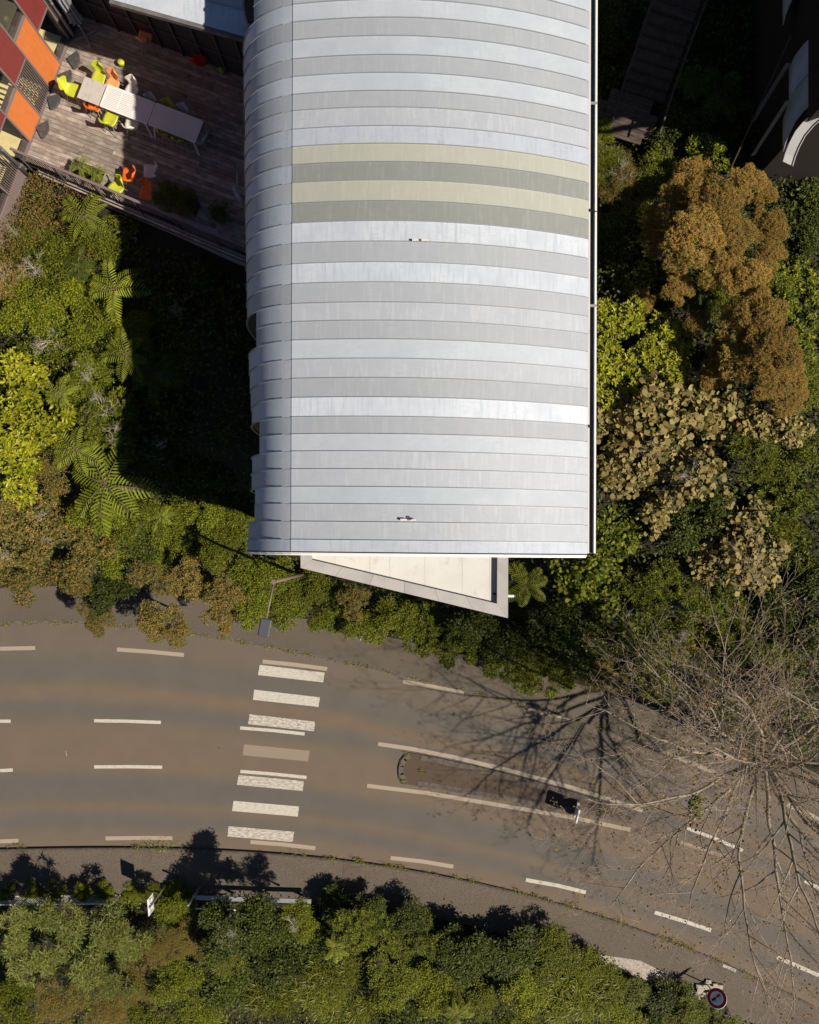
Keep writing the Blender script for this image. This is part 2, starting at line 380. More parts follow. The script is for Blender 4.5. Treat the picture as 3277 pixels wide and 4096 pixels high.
road = tag(strip('road', ktop, kbot, 0.0, M['asphalt']), 'curving brown-grey asphalt road with dashed lane lines', kind='structure')
def kerb_face(name, f, z0, z1, wd, sign):
    xs = np.linspace(X0, X1, 180); y = f(xs); V = []; F = []
    for i, x in enumerate(xs):
        V += [(x, y[i], z0), (x, y[i], z1), (x, y[i] + sign * wd, z1 + .001)]
    for i in range(len(xs) - 1):
        a = i * 3; F += [(a, a + 3, a + 4, a + 1), (a + 1, a + 4, a + 5, a + 2)]
    return link(name, mesh_np(name, V, F, M['kerb_stone']))
pt = tag(strip('pavement', lambda x: otop(x) + .25, lambda x: ktop(x) + .13, .11, M['pavement'], ny=6), 'upper pavement between the road and the planted bank', kind='structure')
low_pavement = tag(strip('pavement', lambda x: kbot(x) - .13, lambda x: obot(x) - .5, .12, M['pavement'], ny=6), 'lower pavement along the outer side of the bend', kind='structure')
tag(kerb_face('kerb', ktop, -.03, .112, .132, 1), 'low kerb of the upper pavement', kind='structure')
tag(kerb_face('kerb', kbot, -.03, .122, .132, -1), 'low kerb of the lower pavement', kind='structure')

def smooth01(t): t = np.clip(t, 0, 1); return t * t * (3 - 2 * t)
def G(x, y):
    """terrain height"""
    x = np.asarray(x, dtype=float); y = np.asarray(y, dtype=float)
    dn = y - otop(x) - .1; ds = obot(x) - y - .3
    hi = np.where(x < 0, 8.3, 7.0)
    wd = np.where(x < 0, 7.4, 8.5)
    up = .08 + hi * smooth01(dn / wd) + np.clip(dn - wd, 0, 8) * .06
    up = np.where(dn > 0, up, -.12)
    dw = .02 - 3.2 * smooth01((ds) / 9) - np.clip(ds - 9, 0, 100) * .1
    z = np.where(ds > 0, dw, up)
    n = np.sin(x * 1.3 + y * .7) * .12 + np.sin(x * .6 - y * 1.7) * .1
    z = z + np.where((dn > .6) | (ds > .8), n, 0)
    # level building plot at the upper left
    return z
gx = np.concatenate([np.linspace(-150, -27, 24), np.linspace(-26, 26, 150), np.linspace(27, 150, 24)])
gy = np.concatenate([np.linspace(-150, -27, 24), np.linspace(-26, 26, 170), np.linspace(27, 150, 24)])
XX, YY = np.meshgrid(gx, gy, indexing='ij'); ZZ = G(XX, YY)
ny_ = len(gy); idx = np.arange(len(gx) * ny_).reshape(len(gx), ny_)
F = np.stack([idx[:-1, :-1], idx[1:, :-1], idx[1:, 1:], idx[:-1, 1:]], -1).reshape(-1, 4)
tag(link('ground', mesh_np('ground', np.stack([XX, YY, ZZ], -1).reshape(-1, 3), F, M['soil'], smooth=True)), 'dark earth of the planted slopes', kind='structure')

# ------------------------------------------------------------------ road markings
def ribbon(name, pts, wpx, m, z=.004):
    P = [W(a, b) for a, b in pts]
    # resample
    Q = []
    for i in range(len(P) - 1):
        n = max(1, int((P[i + 1] - P[i]).length / .5))
        for k in range(n): Q.append(P[i].lerp(P[i + 1], k / n))
    Q.append(P[-1]); mb = MB(); wd = wpx / 84.44; rows = []
    for i, p in enumerate(Q):
        d = (Q[min(i + 1, len(Q) - 1)] - Q[max(i - 1, 0)]).normalized(); s_ = Vector((-d.y, d.x, 0)) * wd / 2
        rows.append([(p + s_) + Vector((0, 0, z)), (p - s_) + Vector((0, 0, z))])
    mb.grid([[r[0] for r in rows], [r[1] for r in rows]][::-1])
    return mb.build(name, m, road)
for d in [[(0, 2595), (141, 2592)], [(468, 2598), (600, 2607), (736, 2620)], [(1051, 2646), (1180, 2659), (1309, 2676)], [(1613, 2726), (1730, 2747), (1856, 2772)],
          [(2100, 2836), (2200, 2856), (2300, 2878)], [(2640, 3002), (2860, 3090)], [(3150, 3218), (3277, 3276)],
          [(0, 3366), (74, 3363)], [(422, 3354), (560, 3352), (690, 3353)], [(1002, 3368), (1130, 3378), (1262, 3393)], [(1563, 3432), (1690, 3446), (1814, 3467)]]:
    ribbon('edge_dash', d, 16, M['paint_edge'])
for d in [[(2104, 3520), (2230, 3542), (2344, 3570)], [(2620, 3650), (2740, 3686), (2845, 3722)], [(3109, 3829), (3277, 3902)]]:
    ribbon('edge_dash', d, 15, M['paint'])
for d in [[(0, 2885), (43, 2885)], [(376, 2883), (510, 2885), (644, 2890)], [(961, 2912), (1090, 2922), (1219, 2936)],
          [(0, 3083), (52, 3080)], [(377, 3068), (510, 3067), (649, 3069)], [(962, 3086), (1090, 3096), (1227, 3110)],
          [(2749, 3313), (2860, 3354), (2973, 3403)], [(3220, 3524), (3400, 3615)]]:
    ribbon('lane_dash', d, 13, M['paint'])
ribbon('old_dash', [(2723, 3369), (2886, 3422)], 13, M['paint_dirty'])
ribbon('lane_line', [(1513, 2976), (1650, 2996), (1822, 3030), (2054, 3086), (2285, 3150), (2430, 3194), (2571, 3243)], 16, M['paint_edge'])
ribbon('lane_line', [(1469, 3143), (1706, 3172), (2025, 3225), (2300, 3272), (2522, 3320)], 16, M['paint_edge'])
bars = [[(1280, 320), (1600, 358), (1593, 406), (1272, 370)], [(1253, 442), (1577, 480), (1570, 527), (1247, 492)], [(1230, 563), (1553, 600), (1548, 647), (1223, 612)],
        [(1203, 711), (1526, 743), (1519, 796), (1196, 765)], [(1176, 863), (1498, 893), (1492, 942), (1168, 911)], [(1151, 990), (1474, 1018), (1468, 1068), (1144, 1040)], [(1127, 1115), (1450, 1143), (1443, 1193), (1121, 1166)]]
for i, b in enumerate(bars):
    q = [W(x / 1.232, 2400 + y / 1.232, .005) for x, y in b]; mb = MB(); mb.grid([[q[3], q[2]], [q[0], q[1]]])
    mb.build('crosswalk_bar', M['paint_dirty'] if i == 3 else M['paint' if i in (0, 1, 5) else 'paint_worn'], road)
# repaired trench patches and lids
def disc(mb, c, r, z0, z1, n=24): mb.prism([(c[0] + r * math.cos(2 * PI * k / n), c[1] + r * math.sin(2 * PI * k / n)) for k in range(n)], z0, z1)
lidm = mat('lid_iron', (.105, .078, .064), .8, 0, (30, (.085, .064, .052), .4, .7))
for (sx, sy, rz, lab) in [(86, 3437, .02, 'square reddish access lid in the lower pavement near the left edge'), (1407, 3494, -.12, 'square access lid in the lower pavement below the crossing, right of the tall bush shadow')]:
    c = W(sx, sy); t = thing('access_cover', lab, 'access cover', (c.x, c.y, .12), rz)
    MB().box((0, 0, .006), (.82, .82, .012)).build('frame', lidm, t)
    m_ = MB(); disc(m_, (0, 0), .36, .012, .018); m_.build('lid', lidm, t)
    m_ = MB(); disc(m_, (0, 0), .03, .018, .02, 10); m_.build('lifting_hole', M['black'], t)
c = W(1762, 3256); m_ = MB(); disc(m_, (0, 0), .1, 0, .012); disc(m_, (0, 0), .06, .012, .016, 16)
tag(m_.build('valve_cover', M['kerb_stone'], loc=(c.x, c.y, .0)), 'small round iron valve cover in the lane below the traffic island', 'valve cover')

# ------------------------------------------------------------------ traffic island
isl_top = [(1640, 3010), (1740, 3028), (1900, 3062), (2054, 3100), (2285, 3164), (2430, 3208), (2530, 3245)]
isl_bot = [(1625, 3136), (1720, 3150), (1900, 3180), (2025, 3203), (2300, 3252), (2440, 3278), (2515, 3290)]
t = thing('traffic_island', 'long low brown traffic island with kerb stones between the two solid lines', 'traffic island', W(1900, 3110))
base = t.location.copy()
def lerp_poly(P, f):
    P = [W(a, b) for a, b in P]; L_ = [0]
    for i in range(len(P) - 1): L_.append(L_[-1] + (P[i + 1] - P[i]).length)
    s_ = f * L_[-1]
    for i in range(len(P) - 1):
        if s_ <= L_[i + 1] + 1e-9: return P[i].lerp(P[i + 1], (s_ - L_[i]) / (L_[i + 1] - L_[i]))
    return P[-1]
top = [lerp_poly(isl_top, i / 20) for i in range(21)]; bot = [lerp_poly(isl_bot, i / 20) for i in range(21)]
nose = [W(1620, 3016), W(1600, 3040), W(1591, 3075), W(1594, 3110), W(1608, 3136)]
poly = [p - base for p in ([Vector((p.x, p.y, 0)) for p in nose] + bot + top[::-1])]
mb = MB(); mb.prism([(p.x, p.y) for p in poly], 0, .05)
isl = mb.build('surface', M['island'], t)
me = isl.data; uv = me.uv_layers.new(name='UVMap')
for row, sgn in ((top, -1), (bot, 1)):
    for i in range(1, 20):
        a = row[i] - base; b_ = row[i + 1] - base; d = (b_ - a).normalized(); s_ = Vector((-d.y, d.x, 0)) * sgn * .13
        k = MB(); a2 = a + s_ + d * .006; b2 = b_ + s_ - d * .006
        k.bar(a2 + Vector((0, 0, .04)), b2 + Vector((0, 0, .04)), .24, .05 + .004 * random.random()); k.build('kerb_stone', M['kerb_stone'], t)
nz = [W(1636, 3014), W(1612, 3030), W(1597, 3062), W(1596, 3098), W(1616, 3132)]
for i in range(4):
    a = nz[i] - base; b_ = nz[i + 1] - base; d = (b_ - a).normalized(); s_ = Vector((-d.y, d.x, 0)) * .1
    MB().bar(a + s_ + Vector((0, 0, .05)), b_ + s_ - d * .01 + Vector((0, 0, .05)), .22, .06).build('kerb_stone', M['kerb_stone'], t)

# ------------------------------------------------------------------ foliage builders (numpy)
rng = np.random.default_rng(5)
TEMPL = {
    'diamond': (np.array([(0, 0, 0), (.45, .5, .04), (1, 0, -.08), (.45, -.5, .04)]), np.array([(0, 3, 2, 1)])),
    'oval': (np.array([(0, 0, 0), (.3, .5, .05), (.75, .42, .02), (1, 0, -.1), (.75, -.42, .02), (.3, -.5, .05)]), np.array([(0, 3, 2, 1), (0, 5, 4, 3)])),
    'round': (np.array([(0.05, 0, 0), (-.08, .30, .02), (.22, .55, .0), (.75, .5, -.05), (1, 0, -.14), (.75, -.5, -.05), (.22, -.55, .0), (-.08, -.30, .02)]), np.array([(0, 3, 2, 1), (0, 5, 4, 3), (0, 7, 6, 5)])),
    'blade': (np.array([(0, .5, 0), (0, -.5, 0), (.5, -.45, .22), (.5, .45, .22), (1, -.05, .12), (1, .05, .12)]), np.array([(0, 1, 2, 3), (3, 2, 4, 5)])),
}
def leaves(pos, az, tilt, roll, length, width, shape):
    T, Fq = TEMPL[shape]; n = len(pos)
    Lx = np.stack([np.cos(az) * np.cos(tilt), np.sin(az) * np.cos(tilt), np.sin(tilt)], -1)
    side = np.stack([-np.sin(az), np.cos(az), np.zeros(n)], -1)
    up = np.cross(Lx, side)
    s2 = side * np.cos(roll)[:, None] + up * np.sin(roll)[:, None]; u2 = np.cross(Lx, s2)
    V = pos[:, None, :] + (Lx[:, None, :] * T[None, :, 0:1] * length[:, None, None] + s2[:, None, :] * T[None, :, 1:2] * width[:, None, None] + u2[:, None, :] * T[None, :, 2:3] * length[:, None, None])
    Fc = (np.arange(n) * len(T))[:, None, None] + Fq[None]
    return V.reshape(-1, 3), Fc.reshape(-1, 4)

def dome_clumps(r, R, H, nl, per, flat=.5):
    """points on the outer skin of overlapping lobes"""
    nl = int(nl * 1.35); per = int(per * .86)
    ang = r.uniform(0, 2 * PI, nl); rad = R * np.sqrt(r.uniform(.0, .78, nl)); rad[0] = 0
    lr = R * r.uniform(.22, .42, nl); lz = H * (1 - .62 * (rad / R) ** 2) * r.uniform(.62, 1.0, nl) - lr * flat * .9
    lc = np.stack([rad * np.cos(ang), rad * np.sin(ang), lz], -1)
    out = []; nor = []
    for i in range(nl):
        d = r.normal(size=(per, 3)); d[:, 2] = np.abs(d[:, 2]) * .9 - .15; d /= np.linalg.norm(d, axis=1)[:, None]
        q = lc[i] + d * lr[i] * np.array([1, 1, flat * 1.7]) * r.uniform(.72, 1.08, per)[:, None]
        out.append(q); nor.append(d)
    q = np.concatenate(out); nn = np.concatenate(nor)
    keep = q[:, 2] > -.1
    return q[keep], nn[keep], lc

def crown(name, seed, R, H, nl, per, specs, flat=.5):
    r = np.random.default_rng(seed); cl, nn, lc = dome_clumps(r, R, H, nl, per, flat)
    Vs = []; Fs = []; Ms = []; off = 0; mats = []
    for sp in specs:
        shape, L0, asp, cnt, spread, tilt0, m, mode, frac = sp
        sel = r.random(len(cl)) < frac; c_ = cl[sel]; nv = nn[sel]
        if len(c_) == 0: continue
        if mode == 'rosette':
            n = len(c_) * cnt; pos = np.repeat(c_, cnt, 0) + r.normal(0, spread * .15, (n, 3))
            az = (np.tile(np.arange(cnt) * 2 * PI / cnt, len(c_)) + np.repeat(r.uniform(0, 6.3, len(c_)), cnt) + r.normal(0, .18, n)); til = r.normal(tilt0, .22, n)
        else:
            n = len(c_) * cnt; pos = np.repeat(c_, cnt, 0) + r.normal(0, spread, (n, 3)) * np.array([1, 1, .6])
            nvr = np.repeat(nv, cnt, 0)
            az = np.where(r.random(n) < .6, np.arctan2(nvr[:, 1], nvr[:, 0]) + r.normal(0, .9, n), r.uniform(0, 2 * PI, n)); til = r.normal(tilt0, .5, n) - .35 * (1 - np.clip(nvr[:, 2], 0, 1))
        if mode == 'head':
            pos[:, 2] += spread * .8
        ln = L0 * r.uniform(.65, 1.25, n)
        V, Fq = leaves(pos, az, til, r.normal(0, .35, n), ln, ln * asp, shape)
        Vs.append(V); Fs.append(Fq + off); off += len(V)
        if m not in mats: mats.append(m)
        Ms.append(np.full(len(Fq), mats.index(m)))
    cm = mesh_np(name, np.concatenate(Vs), np.concatenate(Fs), mats, np.concatenate(Ms))
    # trunk and limbs
    mb = MB(); rt = .035 * R + .02
    mb.tube([(0, 0, -2.2), (.03, .02, -.4), (0, 0, H * .35)], [rt * 1.3, rt, rt * .8], 6)
    for c_ in lc:
        mid = (c_[0] * .5, c_[1] * .5, max(.1, c_[2] * .6))
        mb.tube([(0, 0, H * .1), mid, tuple(c_)], [rt * .7, rt * .5, rt * .25], 5, False)
        for k in range(4):
            a = r.uniform(0, 6.3); mb.tube([tuple(c_ * .8), (c_[0] + R * .3 * math.cos(a), c_[1] + R * .3 * math.sin(a), c_[2] + R * .16)], [rt * .3, rt * .1], 4, False)
    tm = mb.mesh(name + '_trunk', M['bark'])
    return cm, tm, H

def frond(r, L0, wmax, droop, m_off, az, rise, npin=22, leaflets=9, gap=.5):
    """pinnate frond as leaflet quads; returns V,F and rachis points"""
    P = []; n = npin + 1
    for i in range(n):
        t = i / npin; rr = L0 * t; z = rise * math.sin(t * 2.2) * L0 - droop * L0 * t * t
        P.append(np.array([rr * math.cos(az), rr * math.sin(az), z]))
    P = np.array(P); V = []; A = []; T = []; Ln = []; Wd = []
    for i in range(1, n):
        t = i / npin; ln = wmax * (math.sin(PI * min(1, .12 + t * .88)) ** .7 + .04)
        tz = (P[i] - P[i - 1]); tz /= np.linalg.norm(tz); base_az = math.atan2(tz[1], tz[0])
        for sgn in (-1, 1):
            a = base_az + sgn * (1.25 - .35 * t)
            if leaflets <= 1:
                V.append(P[i]); A.append(a); T.append(-.18); Ln.append(ln); Wd.append(L0 / npin * .62)
            else:
                dirv = np.array([math.cos(a), math.sin(a), -.15])
                for k in range(leaflets):
                    u = (k + .5) / leaflets; q = P[i] + dirv * ln * u; l2 = L0 / npin * .46 * (1 - u * .8)
                    for s2 in (-1, 1):
                        V.append(q); A.append(a + s2 * 1.15); T.append(-.08); Ln.append(l2); Wd.append(ln / leaflets * .75)
    V = np.array(V); n = len(V)
    return (V, np.array(A), np.array(T) + r.normal(0, .06, n), r.normal(0, .1, n), np.array(Ln), np.array(Wd)), P

def fern(name, seed, nf, L0, wmax, m, leaflets=7, npin=22, zlift=.1, rise=.35, droop=.42):
    r = np.random.default_rng(seed); Vs = []; Fs = []; off = 0; mb = MB()
    for k in range(nf):
        az = 2 * PI * k / nf + r.normal(0, .22); L_ = L0 * r.uniform(.75, 1.1)
        (V, A, T, Rl, Ln, Wd), P = frond(r, L_, wmax * r.uniform(.85, 1.1), droop * r.uniform(.8, 1.3), 0, az, rise * r.uniform(.6, 1.2), npin, leaflets)
        V = V + np.array([0, 0, zlift]); v, f = leaves(V, A, T, Rl, Ln, Wd, 'oval'); Vs.append(v); Fs.append(f + off); off += len(v)
        mb.tube([tuple(p + np.array([0, 0, zlift - .012])) for p in P[::4]], [.016, .014, .012, .01, .007, .004, .003][:len(P[::4])], 4, False)
    cm = mesh_np(name, np.concatenate(Vs), np.concatenate(Fs), m)
    mb.tube([(0, 0, -2.0), (0, 0, zlift)], [.07, .06], 7); tm = mb.mesh(name + '_stem', M['bark'])
    return cm, tm, L0 * rise * .75 + zlift

def bare_twigs(name, seed, R, H, m, n0=9, depth=3):
    r = random.Random(seed); mb = MB()
    def br(p, d, L_, rad, dep):
        pts = [p]; q = Vector(p); dd = Vector(d)
        for i in range(4):
            dd = (dd + Vector((r.gauss(0, .25), r.gauss(0, .25), r.gauss(.02, .12)))).normalized(); q = q + dd * L_ / 4; pts.append(q.copy())
            if dep > 0 and i > 0:
                for _ in range(1 if r.random() < .7 else 2):
                    nd = (dd + Vector((r.gauss(0, .7), r.gauss(0, .7), r.gauss(.1, .3)))).normalized(); br(q, nd, L_ * .55, rad * .5, dep - 1)
        mb.tube(pts, [rad * (1 - .18 * i) for i in range(5)], 4, False)
    for k in range(n0):
        a = r.uniform(0, 6.3); br(Vector((0, 0, 0)), Vector((math.cos(a), math.sin(a), .55)), R * r.uniform(.6, 1), .018, depth)
    return mb.mesh(name, m)

SP = {}
def sp_add(key, variants): SP[key] = variants
Lf = LM
sp_add('small_green', [crown('crown', s, 1.2, 1.25, 9, 55, [('diamond', .085, .5, 13, .085, .15, Lf['green'], 'clump', 1), ('diamond', .08, .5, 6, .06, .3, Lf['yellowgreen'], 'clump', .35)]) for s in (11, 12, 13)])
sp_add('small_yellow', [crown('crown', s, 1.2, 1.1, 9, 60, [('diamond', .085, .55, 13, .085, .1, Lf['yellowgreen'], 'clump', 1), ('diamond', .08, .5, 5, .08, .1, Lf['green'], 'clump', .6)]) for s in (21, 22)])
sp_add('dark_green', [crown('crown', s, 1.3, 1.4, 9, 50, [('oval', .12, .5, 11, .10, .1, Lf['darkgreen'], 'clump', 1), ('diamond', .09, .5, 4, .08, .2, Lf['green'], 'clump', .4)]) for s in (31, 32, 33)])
sp_add('hedge', [crown('crown', s, 1.25, .9, 10, 70, [('diamond', .075, .6, 13, .075, .1, Lf['green'], 'clump', 1), ('diamond', .07, .6, 8, .06, .2, Lf['yellowgreen'], 'clump', .6), ('diamond', .05, .7, 3, .05, .3, Lf['brown'], 'clump', .08)], .4) for s in (41, 42)])
sp_add('tan_flower', [crown('crown', s, 1.2, 1.2, 10, 62, [('oval', .09, .75, 7, .085, .05, Lf['olive'], 'clump', 1), ('diamond', .045, .8, 16, .042, .4, Lf['tan'], 'head', .62), ('diamond', .08, .5, 5, .09, .1, Lf['green'], 'clump', .3)]) for s in (51, 52, 53)])
sp_add('tan_fine', [crown('crown', s, 1.15, .9, 9, 75, [('oval', .065, .7, 8, .065, .05, Lf['olive'], 'clump', 1), ('diamond', .036, .8, 13, .034, .4, Lf['tan'], 'head', .6)], .4) for s in (56, 57)])
sp_add('rust', [crown('crown', s, 2.3, 1.9, 15, 130, [('oval', .08, .8, 4, .08, .05, Lf['olive'], 'clump', .9), ('diamond', .06, .8, 20, .06, .4, Lf['rust'], 'head', .72), ('oval', .11, .5, 6, .12, .1, Lf['green'], 'clump', .28)], .5) for s in (61, 62)])
sp_add('beige_round', [crown('crown', s, 1.35, 1.1, 9, 24, [('round', .20, .95, 4, .12, -.15, Lf['beige'], 'clump', .62), ('oval', .12, .5, 5, .12, .1, Lf['darkgreen'], 'clump', .6)], .4) for s in (71, 72, 73)])
sp_add('heart', [crown('crown', s, 1.25, .9, 9, 34, [('round', .16, .9, 4, .10, -.1, Lf['green'], 'clump', 1), ('oval', .10, .5, 5, .1, .1, Lf['darkgreen'], 'clump', .6)], .4) for s in (76, 77)])
sp_add('glossy', [crown('crown', s, 1.4, 1.2, 10, 26, [('oval', .19, .40, 6, .05, .25, Lf['glossy'], 'rosette', 1), ('oval', .17, .42, 3, .09, .1, Lf['glossy'], 'clump', .8), ('oval', .14, .5, 3, .12, .1, Lf['darkgreen'], 'clump', .4)]) for s in (81, 82)])
sp_add('glossy_green', [crown('crown', s, 1.3, 1.2, 10, 26, [('oval', .17, .42, 6, .05, .25, Lf['yellowgreen'], 'rosette', 1), ('oval', .14, .45, 4, .11, .1, Lf['darkgreen'], 'clump', .8)]) for s in (86, 87)])
sp_add('sage', [crown('crown', s, 1.25, .95, 9, 9, [('oval', .30, .17, 9, .03, .22, Lf['sage'], 'rosette', 1), ('oval', .2, .2, 7, .02, .8, Lf['sage'], 'rosette', .8), ('diamond', .07, .6, 34, .16, .1, Lf['green'], 'clump', 1), ('diamond', .05, .7, 16, .16, .1, Lf['brown'], 'clump', .5)], .35) for s in (91, 92)])
sp_add('rosette_green', [crown('crown', s, 1.25, 1.1, 10, 26, [('oval', .17, .20, 9, .03, .25, Lf['green'], 'rosette', 1), ('oval', .14, .22, 6, .03, .8, Lf['yellowgreen'], 'rosette', .5), ('oval', .11, .4, 4, .11, .1, Lf['darkgreen'], 'clump', .9)], .45) for s in (95, 96)])
sp_add('strap', [crown('crown', s, 1.3, .8, 8, 16, [('blade', .50, .07, 9, .05, .45, Lf['strap'], 'rosette', 1), ('oval', .10, .5, 16, .15, .1, Lf['darkgreen'], 'clump', 1), ('blade', .35, .07, 5, .12, .3, Lf['strap'], 'clump', .8)], .35) for s in (101, 102)])
sp_add('brown_fine', [crown('crown', s, 1.3, .8, 9, 60, [('diamond', .05, .5, 14, .08, .3, Lf['brown'], 'clump', 1), ('diamond', .055, .5, 10, .08, .3, Lf['olive'], 'clump', .8), ('diamond', .06, .5, 6, .08, .3, Lf['green'], 'clump', .5)], .35) for s in (106,)])
sp_add('fern', [fern('fronds', s, 7, 1.3, .36, LM['fern'], 1, 14) for s in (111, 112)])
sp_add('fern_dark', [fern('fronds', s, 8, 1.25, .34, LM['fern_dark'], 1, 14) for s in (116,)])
sp_add('fern_small', [fern('fronds', s, 10, .78, .16, LM['fern'], 1, 13, rise=.5) for s in (121,)])
sp_add('palm', [fern('fronds', s, 8, 1.1, .42, LM['fern_dark'], 1, 20, rise=.3, droop=.3) for s in (126,)])
DEADW = [bare_twigs('dead_twigs', s, .95, .5, M['twig_white']) for s in (1, 2)]

def plant(sp, sx, sy, ztop, s, name, label, cat, group=None, twigs=None, rz=None, sq=1.0):
    cm, tm, H = SP[sp][random.randrange(len(SP[sp]))] if len(SP[sp]) > 1 else SP[sp][0]
    p = W(sx, sy, ztop - H * s * .35)
    t = thing(name, label, cat, (p.x, p.y, ztop - H * s * sq), rz if rz is not None else random.uniform(0, 6.28), group)
    t.scale = (s, s, s * sq)
    fr = sp.startswith('fern') or sp == 'palm'
    link('fronds' if fr else 'crown', cm, t); link('stem' if fr else 'trunk', tm, t)
    if twigs:
        o = link('dead_twigs', random.choice(DEADW), t); o.location = (random.uniform(-.3, .3), random.uniform(-.3, .3), H * .75); o.rotation_euler = (0, 0, random.uniform(0, 6)); o.scale = (twigs * .55,) * 3
    return t
# ------------------------------------------------------------------ main building with the vaulted zinc roof
TH = 0.0105
def bmap(x, y, z):            # the building stands slightly turned
    return (x + 0.0035 * y, y - TH * (x + 3.02), z)
LP = [(-3.02, 16.70), (-3.25, 16.62), (-3.5, 16.49), (-3.75, 16.32), (-4.0, 16.10), (-4.2, 15.86), (-4.38, 15.56), (-4.52, 15.22), (-4.61, 14.85), (-4.66, 14.4), (-4.68, 13.9), (-4.68, 13.0), (-4.66, 12.4)]
def zr(x): return 16.92 - (.030 if x < -.3 else .040) * (x + .3) ** 2
RP = [(x, zr(x)) for x in np.linspace(-3.01, 4.70, 16)]
seamS = [-1330, -1258, -1186, -1114, -1042, -970, -900, -828, -757, -686, -615, -545, -474, -403, -333, -262, -192, -122, -52, 18, 89, 161.5, 236.6, 307.6, 378.6, 444, 517.7, 587.3, 659.8, 732.2, 814.3, 893.6, 974.3, 1056.4, 1135.8, 1215.3, 1287.7, 1361.4, 1438, 1514.5, 1591, 1668, 1736.6, 1805.2, 1876, 1946.3, 2014.5, 2085.5, 2157.8, 2205]
sy_ = [(2185 - s) * 19.3 / 3040 for s in seamS]      # metres
kinds = {18: 'white', 89: 'grey', 161.5: 'white', 236.6: 'grey', 307.6: 'white', 378.6: 'grey', 444: 'light', 517.7: 'blue', 587.3: 'cream', 659.8: 'olive', 732.2: 'cream', 814.3: 'olive', 893.6: 'bright', 974.3: 'grey', 1056.4: 'bright', 1135.8: 'grey', 1215.3: 'light', 1287.7: 'grey', 1361.4: 'white', 1438: 'light', 1514.5: 'grey', 1591: 'bright', 1668: 'grey', 1736.6: 'white', 1805.2: 'light', 1876: 'light', 1946.3: 'white', 2014.5: 'light', 2085.5: 'light', 2157.8: 'blue'}
sidek = {'cream': 'grey', 'olive': 'blue', 'bright': 'white'}
def eave_limit(s):
    if s < -20: return (-4.15, 4.0) if s > -200 else (-9, 0)
    if 300 < s < 440: return (-4.53, 0)
    if 580 < s < 730: return (-4.55, 0)
    if 1210 < s < 1360: return (-4.06, 0)
    if 1660 < s < 1800: return (-3.97, 0)
    if 1940 < s < 2080: return (-4.12, 0)
    return (-9, 0)
def xedge(s): return float(np.interp(s, [0, 600, 900, 1215, 1500, 1680, 1876, 2157, 2205], [-4.74, -4.69, -4.64, -4.60, -4.50, -4.42, -4.46, -4.58, -4.62]))
bld = thing('vaulted_building', 'long building under a vaulted standing-seam zinc roof with two cream and two olive bands', 'building', (0, 8, 0))
bo = Vector((0, 8, 0))
def prof_side(s):
    lim = eave_limit(s)[0]; k = (xedge(s) + 3.02) / (-4.68 + 3.02)
    P = [(-3.02 + (x + 3.02) * k, z) for x, z in LP]; out = []
    for i, p in enumerate(P):
        if p[0] < lim and i > 0:
            q = P[i - 1]; t = (q[0] - lim) / max(1e-6, q[0] - p[0]); out.append((lim, q[1] + (p[1] - q[1]) * t)); break
        out.append(p)
    return out
def panel(prof, ya, yb, m, name, wob=0.0, parent=bld):
    mb = MB(); rows = []
    for yy in (ya, ya + (yb - ya) * .33, ya + (yb - ya) * .67, yb):
        f = 0 if yy in (ya, yb) else 1
        rows.append([Vector(bmap(x, yy, z + wob * f * math.sin(i * 2.3 + ya * 5))) - bo for i, (x, z) in enumerate(prof)])
    if prof[1][0] > prof[0][0]: rows = rows[::-1]
    mb.grid(rows); ntop = len(mb.f); dn_ = Vector((0, 0, -.012))
    for e in (rows[0], rows[-1], [r[0] for r in rows], [r[-1] for r in rows]):      # folded rims, own vertices so that shading stays crisp
        mb.grid([e, [v + dn_ for v in e]])
    o = mb.build(name, m, parent)
    o.data.polygons.foreach_set('use_smooth', [k < ntop for k in range(len(o.data.polygons))])
    return o
def rib(prof, y, name, hgt=.032, wd=.013, parent=bld, m=None):
    mb = MB(); b = 0; n = len(prof); V = []
    for i, (x, z) in enumerate(prof):
        p0 = prof[max(0, i - 1)]; p1 = prof[min(n - 1, i + 1)]; d = Vector((p1[0] - p0[0], 0, p1[1] - p0[1])).normalized(); nn = Vector((-d.z, 0, d.x))
        if (nn.z < 0) or (abs(nn.z) < .05 and nn.x > 0): nn = -nn
        for hh, yy in ((-.02, -wd / 2), (hgt, -wd / 2), (hgt, wd / 2), (-.02, wd / 2)):
            V.append(Vector(bmap(x + nn.x * hh, y + yy, z + nn.z * hh)) - bo)
    mb.v = [tuple(v) for v in V]
    for i in range(n - 1):
        for k in range(4):
            mb.f.append([i * 4 + k, i * 4 + (k + 1) % 4, (i + 1) * 4 + (k + 1) % 4, (i + 1) * 4 + k]); mb.mi.append(0)
    mb.f.append([0, 1, 2, 3]); mb.mi.append(0); e = (n - 1) * 4; mb.f.append([e + 3, e + 2, e + 1, e]); mb.mi.append(0)
    return mb.build(name, m or M['zinc_seam'], parent)
cyc = ['grey', 'white', 'light', 'white', 'grey', 'blue']
for i in range(len(seamS) - 1):
    s0 = seamS[i]; ya, yb = sy_[i], sy_[i + 1]
    kd = kinds.get(s0, cyc[i % 6])
    panel(RP, ya - .005, yb + .005, M['zinc_' + kd], 'roof_panel', .0025)
    ps = prof_side(s0); panel([(ps[0][0] - .008, ps[0][1])] + ps[1:], ya - .005, yb + .005, M['zinc_' + sidek.get(kd, kd)], 'roof_panel', .002)
    if i > 0:
        pa, pb = prof_side(seamS[i - 1]), ps
        longer = pa if pa[-1][1] < pb[-1][1] else pb
        rib(RP[:-1] + [(4.60, zr(4.60))], ya, 'standing_seam'); rib(longer[1:], ya, 'standing_seam')
